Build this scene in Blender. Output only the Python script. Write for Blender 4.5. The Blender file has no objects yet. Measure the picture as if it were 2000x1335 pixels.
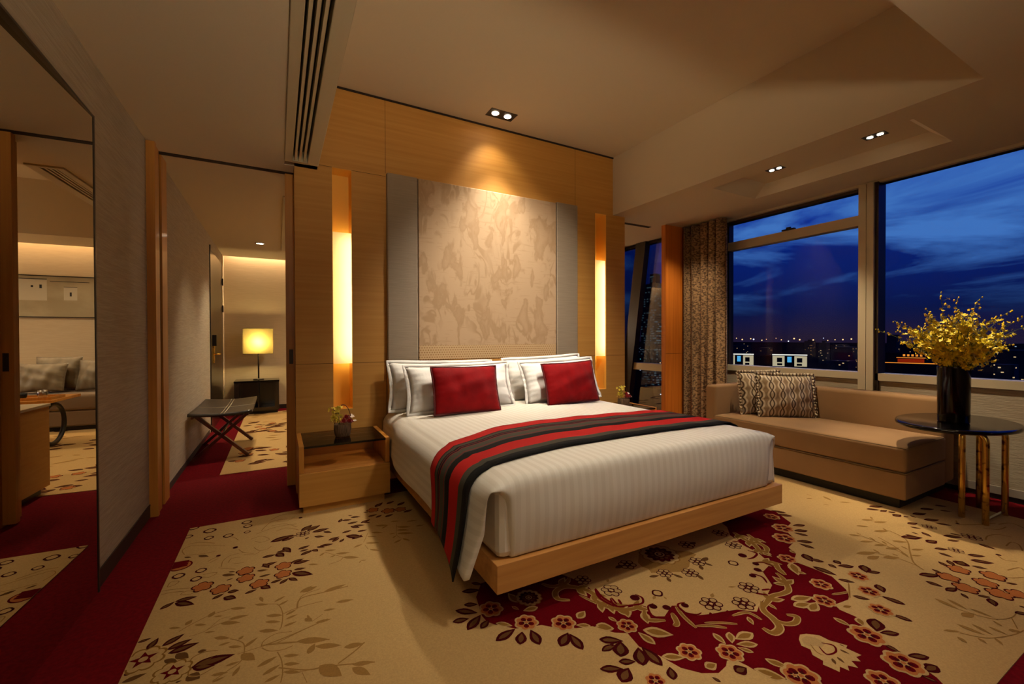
import bpy, bmesh, math, random
from mathutils import Vector, Matrix
PI = math.pi
SC = bpy.context.scene
COL = SC.collection
random.seed(7)

def lin(c):
    r = []
    for v in c:
        v = v / 255.0
        r.append(v / 12.92 if v <= 0.04045 else ((v + 0.055) / 1.055) ** 2.4)
    return (r[0], r[1], r[2], 1.0)

# ------------------------------------------------------------------ camera
cam_data = bpy.data.cameras.new('camera')
cam = bpy.data.objects.new('camera', cam_data)
COL.objects.link(cam)
cam_data.sensor_width = 36.0
cam_data.lens = 837.894 * 36.0 / 2000.0
cam_data.clip_start = 0.02
cam_data.clip_end = 6000
YAW, PITCH, ROLL = 0.499433, 0.00918263, -0.00304911
def _R(y, p, r):
    c, s = math.cos, math.sin
    Rz = Matrix(((c(y), -s(y), 0), (s(y), c(y), 0), (0, 0, 1)))
    Rx = Matrix(((1, 0, 0), (0, c(p), -s(p)), (0, s(p), c(p))))
    Ry = Matrix(((c(r), 0, s(r)), (0, 1, 0), (-s(r), 0, c(r))))
    return Ry @ Rx @ Rz
_m = _R(YAW, PITCH, ROLL)
_cm = Matrix((_m[0], _m[2], -_m[1])).transposed().to_4x4()
_cm.translation = Vector((0, 0, 1.15))
cam.matrix_world = _cm
SC.camera = cam

# ------------------------------------------------------------------ view
SC.view_settings.view_transform = 'Standard'
SC.view_settings.look = 'None'
SC.view_settings.gamma = 1.0
SC.view_settings.use_curve_mapping = False
SC.view_settings.exposure = 0.2
try:
    SC.cycles.use_denoising = True
    SC.cycles.max_bounces = 8
    SC.cycles.diffuse_bounces = 4
    SC.cycles.glossy_bounces = 4
    SC.cycles.transmission_bounces = 4
    SC.cycles.transparent_max_bounces = 8
    SC.cycles.sample_clamp_indirect = 3.0
    SC.cycles.caustics_reflective = False
    SC.cycles.caustics_refractive = False
except Exception:
    pass

# ------------------------------------------------------------------ dusk sky
def N(nt, t, **kw):
    n = nt.nodes.new(t)
    for k, v in kw.items():
        setattr(n, k, v)
    return n
def ramp(nt, stops, interp='LINEAR'):
    n = nt.nodes.new('ShaderNodeValToRGB')
    cr = n.color_ramp
    cr.interpolation = interp
    while len(cr.elements) > 1:
        cr.elements.remove(cr.elements[-1])
    cr.elements[0].position = stops[0][0]
    cr.elements[0].color = stops[0][1]
    for p, c in stops[1:]:
        e = cr.elements.new(p)
        e.color = c
    return n
W = bpy.data.worlds.new('World')
SC.world = W
W.use_nodes = True
wt = W.node_tree
wt.nodes.clear()
wo = N(wt, 'ShaderNodeOutputWorld')
wb = N(wt, 'ShaderNodeBackground')
wc = N(wt, 'ShaderNodeTexCoord')
ws = N(wt, 'ShaderNodeSeparateXYZ')
wt.links.new(wc.outputs['Generated'], ws.inputs[0])
wr = ramp(wt, [(0.0, lin((12, 10, 24))), (0.5, lin((30, 22, 44))), (0.525, lin((10, 20, 62))), (0.58, lin((8, 32, 104))),
               (0.68, lin((4, 52, 176))), (0.85, lin((3, 44, 165))), (1.0, lin((2, 20, 90)))])
wm = N(wt, 'ShaderNodeMapRange')
wm.inputs['From Min'].default_value = -1
wm.inputs['From Max'].default_value = 1
wt.links.new(ws.outputs['Z'], wm.inputs[0])
wt.links.new(wm.outputs[0], wr.inputs[0])
# cloud bands: noise on a stretched direction
dv = N(wt, 'ShaderNodeMath', operation='ADD'); dv.inputs[1].default_value = 0.18
wt.links.new(ws.outputs['Z'], dv.inputs[0])
cx_ = N(wt, 'ShaderNodeMath', operation='DIVIDE')
cy_ = N(wt, 'ShaderNodeMath', operation='DIVIDE')
wt.links.new(ws.outputs['X'], cx_.inputs[0]); wt.links.new(dv.outputs[0], cx_.inputs[1])
wt.links.new(ws.outputs['Y'], cy_.inputs[0]); wt.links.new(dv.outputs[0], cy_.inputs[1])
cc = N(wt, 'ShaderNodeCombineXYZ')
wt.links.new(cx_.outputs[0], cc.inputs[0]); wt.links.new(cy_.outputs[0], cc.inputs[1])
wn = N(wt, 'ShaderNodeTexNoise')
wn.inputs['Scale'].default_value = 1.1
wn.inputs['Detail'].default_value = 7
wn.inputs['Roughness'].default_value = 0.62
wn.inputs['Distortion'].default_value = 0.5
wmp = N(wt, 'ShaderNodeMapping')
wmp.inputs['Scale'].default_value = (2.2, 2.2, 11)
wmp.inputs['Rotation'].default_value = (0.06, -0.05, 0)
wmp.inputs['Location'].default_value = (3.1, 1.7, 0)
wt.links.new(wc.outputs['Generated'], wmp.inputs[0]); wt.links.new(wmp.outputs[0], wn.inputs['Vector'])
# bright veils and dark banks, fading towards the horizon
up = N(wt, 'ShaderNodeMapRange'); up.inputs['From Min'].default_value = 0.03; up.inputs['From Max'].default_value = 0.16
wt.links.new(ws.outputs['Z'], up.inputs[0])
br = ramp(wt, [(0.47, (0, 0, 0, 1)), (0.66, (1, 1, 1, 1))])
dk = ramp(wt, [(0.34, (1, 1, 1, 1)), (0.5, (0, 0, 0, 1))])
wt.links.new(wn.outputs['Fac'], br.inputs[0]); wt.links.new(wn.outputs['Fac'], dk.inputs[0])
m1 = N(wt, 'ShaderNodeMath', operation='MULTIPLY'); wt.links.new(br.outputs[0], m1.inputs[0]); wt.links.new(up.outputs[0], m1.inputs[1])
m2 = N(wt, 'ShaderNodeMath', operation='MULTIPLY'); wt.links.new(dk.outputs[0], m2.inputs[0]); wt.links.new(up.outputs[0], m2.inputs[1])
m2b = N(wt, 'ShaderNodeMath', operation='MULTIPLY'); m2b.inputs[1].default_value = 0.65; wt.links.new(m2.outputs[0], m2b.inputs[0])
x1 = N(wt, 'ShaderNodeMixRGB'); x1.inputs[2].default_value = lin((62, 110, 175))
wt.links.new(m1.outputs[0], x1.inputs[0]); wt.links.new(wr.outputs[0], x1.inputs[1])
x2 = N(wt, 'ShaderNodeMixRGB'); x2.inputs[2].default_value = lin((8, 22, 84))
wt.links.new(m2b.outputs[0], x2.inputs[0]); wt.links.new(x1.outputs[0], x2.inputs[1])
wt.links.new(x2.outputs[0], wb.inputs[0])
wb.inputs[1].default_value = 1.0
wt.links.new(wb.outputs[0], wo.inputs[0])

# ------------------------------------------------------------------ lamps in the ceilings and added fill lights
WARM = (1.0, 0.81, 0.54)
BEDL = (1.0, 0.88, 0.70)
def spot(name, loc, target, power, size=60, blend=0.6, rad=0.03, col=WARM):
    d = bpy.data.lights.new(name, 'SPOT')
    d.energy = power
    d.spot_size = math.radians(size)
    d.spot_blend = blend
    d.shadow_soft_size = rad
    d.color = col
    o = bpy.data.objects.new(name, d)
    COL.objects.link(o)
    o.location = loc
    o.rotation_euler = (Vector(target) - Vector(loc)).to_track_quat('-Z', 'Y').to_euler()
    return o
def area(name, loc, target, power, sx, sy, col=WARM, spread=180):
    d = bpy.data.lights.new(name, 'AREA')
    d.shape = 'RECTANGLE'
    d.size = sx
    d.size_y = sy
    d.energy = power
    d.color = col
    d.spread = math.radians(spread)
    o = bpy.data.objects.new(name, d)
    COL.objects.link(o)
    o.location = loc
    o.rotation_euler = (Vector(target) - Vector(loc)).to_track_quat('-Z', 'Y').to_euler()
    return o
# twin fitting over the headboard
spot('headboard_spot', (1.66, 3.33, 3.07), (1.95, 3.62, 1.55), 13, 100, 0.7, 0.05)
spot('headboard_spot', (1.78, 3.33, 3.07), (1.75, 2.90, 0.6), 170, 80, 0.9, 0.05, BEDL)
# fittings in the soffit coffer over the sofa
spot('coffer_spot', (3.70, 2.15, 2.56), (4.05, 2.3, 0.5), 95, 80, 0.7)
spot('coffer_spot', (3.72, 1.42, 2.56), (3.82, 1.08, 1.2), 130, 56, 0.8)
spot('opening_fill_spot', (3.78, 2.95, 2.45), (4.12, 3.58, 1.1), 42, 70, 1.0, 0.05)  # added spot without a fitting, brightens the wing wall
# unseen room spots below are added for brightness, no fittings modelled
# invented fill glows, one behind the camera, one in the living room
for nm, lc, pw in (('rear_fill_glow', (-0.2, -1.7, 1.5), 12), ('living_fill_glow', (3.2, 6.6, 1.3), 34)):
    dl_ = bpy.data.lights.new(nm, 'POINT'); dl_.energy = pw; dl_.shadow_soft_size = .22; dl_.color = (1.0, 0.80, 0.56)
    ol_ = bpy.data.objects.new(nm, dl_); COL.objects.link(ol_); ol_.location = lc
spot('rear_fill_uplight', (0.3, -0.9, 1.7), (0.3, -0.3, 3.0), 165, 140, 0.6, 0.12, (1.0, .80, .54))  # made-up uplight behind the camera for ambient bounce, no lamp modelled
spot('room_fill_spot', (-0.30, 1.55, 2.41), (-0.25, 1.9, 0), 12, 105, 0.9, 0.05)
spot('room_fill_spot', (0.75, 0.45, 2.46), (0.45, 1.45, 0), 20, 95, 1.0, 0.15)
spot('room_fill_spot', (2.1, 0.45, 2.46), (1.9, 1.25, 0), 32, 95, 1.0, 0.10)
spot('room_fill_spot', (1.7, 0.9, 3.05), (1.7, 2.2, 0.6), 95, 90, 0.9, 0.12, BEDL)
spot('room_fill_spot', (3.2, 0.2, 2.46), (3.0, 0.6, 0), 5, 85, 0.9, 0.05)
# hall and living room
spot('tray_fill_spot', (1.75, 1.75, 3.05), (1.90, 3.56, 1.30), 185, 66, 0.9, 0.08, BEDL)  # extra spot added in the bed tray, no fitting; lifts headboard and pillows
spot('hall_spot', (-0.20, 6.66, 2.40), (-0.15, 5.6, 0), 100, 85, 1.0)
spot('hall_spot', (-0.10, 4.55, 2.41), (-0.15, 5.25, 0.2), 66, 85, 1.0, 0.05)  # added second spot over the bench, no fitting in the ceiling here
spot('living_fill_spot', (2.2, 5.6, 3.05), (1.6, 6.4, 0), 150, 110, 0.9, 0.05)  # both living room spots are added fill without fittings
spot('living_fill_spot', (1.1, 6.9, 2.41), (1.1, 7.7, 1.0), 14, 90, 0.9, 0.05)
area('cove_strip', (1.8, 8.00, 2.62), (1.8, 8.02, 1.0), 50, 5.0, 0.05, (1.0, 0.72, 0.42))

# ================================================================== helpers
def mat(name, col, rough=0.6, metal=0.0, spec=0.5, coat=0.0, bump=None, var=None, sheen=0.0, emit=None, estr=0.0):
    """bump = (scale xyz, strength); var = (scale xyz, colour 2, lo, hi)"""
    m = bpy.data.materials.new(name)
    m.use_nodes = True
    nt = m.node_tree
    b = nt.nodes['Principled BSDF']
    c = lin(col)
    b.inputs['Base Color'].default_value = c
    b.inputs['Roughness'].default_value = rough
    b.inputs['Metallic'].default_value = metal
    b.inputs['Specular IOR Level'].default_value = spec
    b.inputs['Coat Weight'].default_value = coat
    b.inputs['Coat Roughness'].default_value = 0.12
    b.inputs['Sheen Weight'].default_value = sheen
    if emit:
        b.inputs['Emission Color'].default_value = lin(emit)
        b.inputs['Emission Strength'].default_value = estr
    tc = None
    if bump or var:
        tc = N(nt, 'ShaderNodeTexCoord')
    if var:
        sc, c2, lo, hi = var
        mp = N(nt, 'ShaderNodeMapping'); mp.inputs['Scale'].default_value = sc
        no = N(nt, 'ShaderNodeTexNoise'); no.inputs['Scale'].default_value = 1.0; no.inputs['Detail'].default_value = 5
        nt.links.new(tc.outputs['Object'], mp.inputs[0]); nt.links.new(mp.outputs[0], no.inputs['Vector'])
        rp = ramp(nt, [(lo, c), (hi, lin(c2))])
        nt.links.new(no.outputs['Fac'], rp.inputs[0]); nt.links.new(rp.outputs[0], b.inputs['Base Color'])
    if bump:
        sc, st = bump
        mp = N(nt, 'ShaderNodeMapping'); mp.inputs['Scale'].default_value = sc
        no = N(nt, 'ShaderNodeTexNoise'); no.inputs['Scale'].default_value = 1.0; no.inputs['Detail'].default_value = 4
        nt.links.new(tc.outputs['Object'], mp.inputs[0]); nt.links.new(mp.outputs[0], no.inputs['Vector'])
        bp = N(nt, 'ShaderNodeBump'); bp.inputs['Strength'].default_value = st; bp.inputs['Distance'].default_value = 0.01
        nt.links.new(no.outputs['Fac'], bp.inputs['Height']); nt.links.new(bp.outputs[0], b.inputs['Normal'])
    return m

def emat(name, col, s):
    m = bpy.data.materials.new(name)
    m.use_nodes = True
    nt = m.node_tree
    nt.nodes.clear()
    o = N(nt, 'ShaderNodeOutputMaterial'); e = N(nt, 'ShaderNodeEmission')
    e.inputs[0].default_value = lin(col); e.inputs[1].default_value = s
    nt.links.new(e.outputs[0], o.inputs[0])
    return m

class B:
    """a bmesh collecting shapes in world coordinates"""
    def __init__(s):
        s.m = bmesh.new()
        s.mi = 0
        s.uv = None
    def box(s, x0, x1, y0, y1, z0, z1, bev=0.0, seg=2, M=None):
        r = bmesh.ops.create_cube(s.m, size=1.0)
        vs = r['verts']
        for v in vs:
            v.co = Vector((x0 + (v.co.x + .5) * (x1 - x0), y0 + (v.co.y + .5) * (y1 - y0), z0 + (v.co.z + .5) * (z1 - z0)))
        fs = set(f for v in vs for f in v.link_faces)
        if bev > 0:
            es = list(set(e for v in vs for e in v.link_edges))
            rr = bmesh.ops.bevel(s.m, geom=es, offset=bev, segments=seg, affect='EDGES', profile=0.5)
            fs = set(rr['faces']) | set(f for f in fs if f.is_valid)
            vs = list(set(v for f in fs for v in f.verts))
        for f in fs:
            f.material_index = s.mi
        if M is not None:
            for v in vs:
                v.co = M @ v.co
        return s
    def face(s, pts):
        f = s.m.faces.new([s.m.verts.new(p) for p in pts])
        f.material_index = s.mi
        return f
    def rings(s, rings, cap=True, closed=True):
        vv = [[s.m.verts.new(p) for p in r] for r in rings]
        n = len(vv[0])
        for a, b in zip(vv, vv[1:]):
            for i in range(n if closed else n - 1):
                j = (i + 1) % n
                f = s.m.faces.new((a[i], a[j], b[j], b[i]))
                f.material_index = s.mi
                f.smooth = True
        if cap:
            for r, rev in ((vv[0], True), (vv[-1], False)):
                f = s.m.faces.new(list(reversed(r)) if rev else r)
                f.material_index = s.mi
        return vv
    def tube(s, pts, r, n=10, cap=True):
        pts = [Vector(p) for p in pts]
        rad = r if isinstance(r, (list, tuple)) else [r] * len(pts)
        rs = []
        up = None
        for i, p in enumerate(pts):
            a = pts[max(0, i - 1)]; b = pts[min(len(pts) - 1, i + 1)]
            t = (b - a).normalized()
            if up is None:
                up = t.orthogonal().normalized()
            up = (up - t * up.dot(t))
            up = up.normalized() if up.length > 1e-6 else t.orthogonal().normalized()
            w = t.cross(up)
            rs.append([p + (up * math.cos(2 * PI * k / n) + w * math.sin(2 * PI * k / n)) * rad[i] for k in range(n)])
        s.rings(rs, cap)
        return s
    def lathe(s, prof, cx, cy, n=32, cap=True):
        s.rings([[Vector((cx + r * math.cos(2 * PI * k / n), cy + r * math.sin(2 * PI * k / n), z)) for k in range(n)] for r, z in prof], cap)
        return s
    def bar(s, p0, p1, wx, wy, side=Vector((0, 0, 1))):
        p0 = Vector(p0); p1 = Vector(p1)
        t = (p1 - p0).normalized(); a = t.cross(side).normalized(); b = a.cross(t).normalized()
        q = [(-1, -1), (1, -1), (1, 1), (-1, 1)]
        r = [[p + a * (i * wx / 2) + b * (j * wy / 2) for i, j in q] for p in (p0, p1)]
        vv = [[s.m.verts.new(x) for x in rr] for rr in r]
        for i in range(4):
            j = (i + 1) % 4
            s.m.faces.new((vv[0][i], vv[0][j], vv[1][j], vv[1][i])).material_index = s.mi
        s.m.faces.new(vv[0][::-1]).material_index = s.mi
        s.m.faces.new(vv[1]).material_index = s.mi
        return s
    def grid(s, fn, nu, nv, smooth=True, uv=None):
        vv = [[s.m.verts.new(fn(i / nu, j / nv)) for j in range(nv + 1)] for i in range(nu + 1)]
        if uv and s.uv is None:
            s.uv = s.m.loops.layers.uv.new('UVMap')
        for i in range(nu):
            for j in range(nv):
                f = s.m.faces.new((vv[i][j], vv[i + 1][j], vv[i + 1][j + 1], vv[i][j + 1]))
                f.smooth = smooth
                f.material_index = s.mi
                if uv:
                    for l, (a, b) in zip(f.loops, ((i, j), (i + 1, j), (i + 1, j + 1), (i, j + 1))):
                        l[s.uv].uv = uv(a / nu, b / nv)
        return vv
    def sphere(s, c, r, n=8, sc=(1, 1, 1)):
        rr = bmesh.ops.create_icosphere(s.m, subdivisions=1 if n <= 8 else 2, radius=r)
        for v in rr['verts']:
            v.co = Vector((v.co.x * sc[0], v.co.y * sc[1], v.co.z * sc[2])) + Vector(c)
        for f in set(f for v in rr['verts'] for f in v.link_faces):
            f.smooth = True; f.material_index = s.mi
        return s

def link(name, b, mats, parent=None, loc=(0, 0, 0), smooth=None, recalc=True):
    """one mesh object out of a B; verts are world coordinates, stored relative to loc (or to the root of the parent)"""
    root = parent
    while root is not None and root.parent is not None:
        root = root.parent
    off = Vector(root.location) if root is not None else Vector(loc)
    if recalc:
        bmesh.ops.recalc_face_normals(b.m, faces=b.m.faces)
    me = bpy.data.meshes.new(name)
    for v in b.m.verts:
        v.co -= off
    b.m.to_mesh(me)
    b.m.free()
    for m in (mats if isinstance(mats, (list, tuple)) else [mats]):
        me.materials.append(m)
    if smooth:
        for p in me.polygons:
            p.use_smooth = True
    o = bpy.data.objects.new(name, me)
    COL.objects.link(o)
    if parent is not None:
        o.parent = parent
    else:
        o.location = off
    return o
def thing(name, label, cat, loc, group=None):
    o = bpy.data.objects.new(name, None)
    COL.objects.link(o)
    o.empty_display_size = 0.1
    o.location = loc
    return tag(o, label, cat, group)
def tag(o, label, cat, group=None, kind=None):
    o['label'] = label; o['category'] = cat
    if group: o['group'] = group
    if kind: o['kind'] = kind
    return o
def struct(o, label=None, cat=None):
    o['kind'] = 'structure'
    if label: o['label'] = label
    if cat: o['category'] = cat
    return o
def copy_thing(root, loc, rotz, label, group=None):
    r = root.copy(); COL.objects.link(r)
    r.location = loc
    r.rotation_euler = (0, 0, rotz)
    r['label'] = label
    if group: r['group'] = group
    for ch in list(root.children):
        c = ch.copy(); COL.objects.link(c); c.parent = r
        for g in ch.children:
            d = g.copy(); COL.objects.link(d); d.parent = c
    return r
def solidify(o, t, off=-1):
    md = o.modifiers.new('solid', 'SOLIDIFY'); md.thickness = t; md.offset = off
    return o
def subsurf(o, n=1):
    md = o.modifiers.new('sub', 'SUBSURF'); md.levels = n; md.render_levels = n
    return o

# ================================================================== materials
M_ceil = mat('plaster', (214, 198, 168), 0.85, bump=((60, 60, 60), 0.05))
def wood(name, c1, c2, sx, rough=0.38, coat=0.15):
    return mat(name, c1, rough, coat=coat, var=(sx, c2, 0.3, 0.72), bump=(tuple(v * 2 for v in sx), 0.04))
M_maple = wood('maple_veneer', (204, 150, 72), (192, 136, 60), (1.2, 6, 55), 0.55, 0.0)
M_maple_v = wood('maple_frame', (206, 144, 62), (184, 118, 44), (40, 40, 1.2), 0.4)
M_maple_bed = wood('maple_bed', (206, 150, 84), (184, 126, 64), (2.0, 30, 40), 0.36)
M_dark_wood = wood('dark_wood', (34, 22, 17), (22, 13, 10), (20, 20, 2), 0.3, 0.4)
M_mahog = wood('mahogany', (104, 44, 26), (66, 26, 16), (20, 20, 4), 0.3, 0.4)
M_groove = mat('shadow_joint', (40, 24, 12), 0.9)
M_fabwall = mat('woven_wallcover', (178, 164, 142), 0.9, var=((6, 6, 160), (162, 148, 126), 0.35, 0.65), bump=((14, 14, 260), 0.35))
M_farwall = mat('linen_wallcover', (212, 192, 160), 0.9, var=((8, 8, 160), (204, 184, 152), 0.35, 0.65))
M_base_dark = mat('dark_skirting', (44, 26, 20), 0.6)
M_base_grey = mat('pale_skirting', (150, 140, 128), 0.5)
M_carpet_red = mat('crimson_pile', (112, 8, 20), 1.0, spec=0.1, var=((60, 60, 60), (92, 5, 15), 0.35, 0.65), bump=((500, 500, 500), 0.3))
M_alu = mat('champagne_aluminium', (206, 192, 162), 0.4, metal=0.2)
M_bronze = mat('dark_bronze', (58, 48, 40), 0.4, metal=0.5)
M_black = mat('matt_black', (12, 10, 10), 0.5)
M_gloss_black = mat('gloss_black', (6, 5, 6), 0.1, spec=.35, coat=0.15)
M_brass = mat('worn_brass', (250, 206, 96), 0.26, metal=.9, var=((22, 22, 22), (120, 66, 30), 0.56, 0.68))
M_chrome = mat('brushed_steel', (190, 185, 178), 0.25, metal=1.0)
M_white = mat('white_paint', (225, 220, 210), 0.5)
M_lampglow = emat('lit_lamp', (255, 226, 190), 22)
M_lampglow_c = emat('lit_lamp_cool', (245, 240, 235), 9)

def glass_mat(refl):
    m = bpy.data.materials.new('window_glass')
    m.use_nodes = True
    nt = m.node_tree; nt.nodes.clear()
    o = N(nt, 'ShaderNodeOutputMaterial'); t = N(nt, 'ShaderNodeBsdfTransparent'); g = N(nt, 'ShaderNodeBsdfGlossy')
    g.inputs['Roughness'].default_value = 0.0
    fr = N(nt, 'ShaderNodeFresnel'); fr.inputs['IOR'].default_value = 1.45
    mu = N(nt, 'ShaderNodeMath', operation='MULTIPLY'); mu.inputs[1].default_value = refl
    mx = N(nt, 'ShaderNodeMixShader')
    t.inputs[0].default_value = (0.93, 0.95, 1, 1)
    nt.links.new(fr.outputs[0], mu.inputs[0]); nt.links.new(mu.outputs[0], mx.inputs[0])
    nt.links.new(t.outputs[0], mx.inputs[1]); nt.links.new(g.outputs[0], mx.inputs[2]); nt.links.new(mx.outputs[0], o.inputs[0])
    return m
M_glass = glass_mat(.22)
M_glass_l = glass_mat(.8)
def smoked(name, col, rough=0.03):
    m = bpy.data.materials.new(name)
    m.use_nodes = True
    nt = m.node_tree; nt.nodes.clear()
    o = N(nt, 'ShaderNodeOutputMaterial'); t = N(nt, 'ShaderNodeBsdfTransparent'); g = N(nt, 'ShaderNodeBsdfGlossy')
    g.inputs['Roughness'].default_value = rough
    fr = N(nt, 'ShaderNodeFresnel'); fr.inputs['IOR'].default_value = 1.5
    mx = N(nt, 'ShaderNodeMixShader')
    t.inputs[0].default_value = lin(col)
    nt.links.new(fr.outputs[0], mx.inputs[0])
    nt.links.new(t.outputs[0], mx.inputs[1]); nt.links.new(g.outputs[0], mx.inputs[2]); nt.links.new(mx.outputs[0], o.inputs[0])
    return m
M_smoke = smoked('smoked_glass', (218, 204, 176))
M_mirror = mat('mirror_silver', (225, 220, 208), 0.0, metal=1.0)

# ================================================================== the shell
XL, XW, D, DB, YF = -0.735, 4.47, 3.56, 3.93, 8.05
ZL, ZS, ZC = 2.425, 2.474, 3.09
b = B(); b.box(XL - .26, XW + .1, -2.2, YF + .1, -0.1, 0.0)
struct(link('floor', b, M_carpet_red), 'deep crimson wall-to-wall carpet around the patterned panels', 'floor')

b = B()
T = 3.2
b.box(XL, .05, -2.2, 7.90, ZL, T)                       # low ceiling on the left
b.box(.05, .27, -2.2, 3.46, 2.50, T)                    # duct box over the grille
b.box(.05, .27, D, 4.35, ZL, T)
b.box(.05, .27, 4.35, 7.0, 2.50, T)
b.box(.05, .27, 7.0, 7.90, ZL, T)
b.box(.27, 3.19, -2.2, .78, ZS, T)                      # near soffit
b.box(.05, 3.19, .78, D, ZC, T)                         # raised tray over the bed
b.box(.05, .27, 3.46, D, ZC, T)
b.box(.27, 3.19, DB, 4.40, ZL, T)                       # living room
b.box(.27, 3.19, 4.40, 7.20, ZC, T)
b.box(.27, 3.19, 7.20, 7.90, ZL, T)
b.box(XL, XW + .1, 7.90, YF + .1, 2.66, T)              # slot of the cove
b.box(3.19, XW + .1, DB - .37, 7.90, ZS, T)
# right soffit around the coffer
b.box(3.19, 3.40, -2.2, D, ZS, T)
b.box(4.02, XW + .1, -2.2, D, ZS, T)
b.box(3.40, 4.02, -2.2, 1.13, ZS, T)
b.box(3.40, 4.02, 2.50, D, ZS, T)
struct(link('ceiling', b, M_ceil), 'cream plaster ceiling with raised tray over the bed', 'ceiling')
b = B()
lo = [(3.40, 1.13), (4.02, 1.13), (4.02, 2.50), (3.40, 2.50)]
hi = [(3.40, 1.24), (4.00, 1.24), (4.00, 2.39), (3.40, 2.39)]
for i in range(4):
    j = (i + 1) % 4
    b.face([(lo[i][0], lo[i][1], ZS + .001), (lo[j][0], lo[j][1], ZS + .001), (hi[j][0], hi[j][1], 2.58), (hi[i][0], hi[i][1], 2.58)])
b.box(3.40, 4.02, 1.13, 2.50, 2.58, 2.60)
struct(link('ceiling', b, M_ceil), 'sunken coffer with sloping ends in the window soffit', 'ceiling')

def grille(y0, y1, label):
    t = thing('ceiling_grille', label, 'air vent', (.16, (y0 + y1) / 2, 2.44))
    b = B(); z0, z1 = 2.412, 2.498
    b.box(.05, .100, y0, y1, z0, z1, .004)
    b.box(.196, .27, y0, y1, z0, z1, .004)
    b.box(.098, .198, y0, y0 + .03, z0, z1)
    b.box(.098, .198, y1 - .035, y1, z0, z1)
    link('vent_frame', b, M_alu_vent, t)
    for k in range(3):
        x = .112 + k * .028
        b = B(); b.box(x, x + .014, y0 + .03, y1 - .035, z0 + .006, z1 - .02)
        link('vent_blade', b, M_alu_vent, t)
    b = B(); b.box(.100, .196, y0 + .03, y1 - .035, z1 - .01, z1)
    link('duct_backing', b, M_black, t)
M_alu_vent = mat('cream_painted_metal', (196, 182, 150), 0.45)
grille(-2.1, 3.46, 'long cream slotted air grille along the ceiling edge beside the bed tray')
grille(4.35, 7.0, 'slotted air grille in the living room ceiling, seen in the mirror')

# left wall, mirror, skirting
b = B(); b.box(XL - .26, XL, 2.62, YF, 0, T); b.box(XL - .26, XL, -2.2, 2.62, 2.16, T); b.box(XL - .26, XL - .18, -2.2, 2.62, 0, 2.16)
struct(link('wall_left', b, M_fabwall), 'long grey-beige woven fabric wall on the left', 'wall')
b = B(); b.box(XL, XL + .004, 2.62, 3.54, 0.0, .075); b.box(XL, XL + .006, 2.62, 3.54, .075, .085)
b.box(XL, XL + .004, 3.94, 6.30, 0.0, .05)
struct(link('baseboard_left', b, M_base_dark), 'dark skirting under the left fabric wall', 'skirting')
b = B(); b.rings([[Vector((XL + .011 - .032 * (2.605 - y) - dx, y, z)) for dx, z in ((0, .0), (0, 2.148), (.006, 2.148), (.006, 0.0))] for y in (-2.19, 2.605)])
for f in b.m.faces: f.smooth = False
t = thing('wall_mirror', 'floor-standing full-height mirror covering the near left wall', 'mirror', (XL + .006, .3, 0))
link('mirror_pane', b, M_mirror, t)
b = B(); b.box(XL, XL + .014, 2.605, 2.616, 0.0, 2.158); b.box(XL - .17, XL + .013, -2.19, 2.605, 2.148, 2.158)
link('mirror_edge', b, M_bronze, t)

# room-side walls out of view
b = B(); b.box(XL - .1, XW + .1, -2.3, -2.2, 0, T)
struct(link('wall_front', b, M_fabwall))
# far wall
b = B(); b.box(XL - .1, XW + .1, YF, YF + .1, 0, T)
struct(link('wall_far', b, M_farwall), 'far wall washed by the cove, behind the lamp and living room sofa', 'wall')
b = B(); b.box(-.0, XW, YF - .012, YF, 0, .07)
struct(link('baseboard_far', b, M_base_dark))

# headboard partition with two light niches
NX = [.114, .372, .515, 2.943, 3.095, 3.36]
NZ = [0.0, .60, 2.466, ZC]
b = B()
for i in range(5):
    for k in range(3):
        niche = k == 1 and i in (1, 3)
        b.box(NX[i], NX[i + 1], D + (.16 if niche else 0), DB, NZ[k], NZ[k + 1])
bmesh.ops.remove_doubles(b.m, verts=b.m.verts, dist=1e-5)
struct(link('wall_back', b, M_maple), 'maple-veneered headboard partition between bedroom and living room', 'wall')
b = B()
for x0, x1 in ((.114, .372), (.515, .776), (2.682, 2.943), (3.095, 3.36)):
    b.box(x0, x1, D - .0008, D + .002, .958, .9605)
for x in (.774, 2.683):
    b.box(x, x + .0025, D - .0008, D + .002, 2.49, ZC)
    b.box(x, x + .0025, D - .0008, D + .002, .0, .96)
b.box(.114, .372, D - .0008, D + .002, 2.464, 2.4665); b.box(.515, .776, D - .0008, D + .002, 2.464, 2.4665)
b.box(.27, 3.19, D - .012, D + .002, ZC - .012, ZC)
struct(link('trim_1', b, M_groove), 'thin dark joints between the maple wall panels', 'trim')

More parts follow.
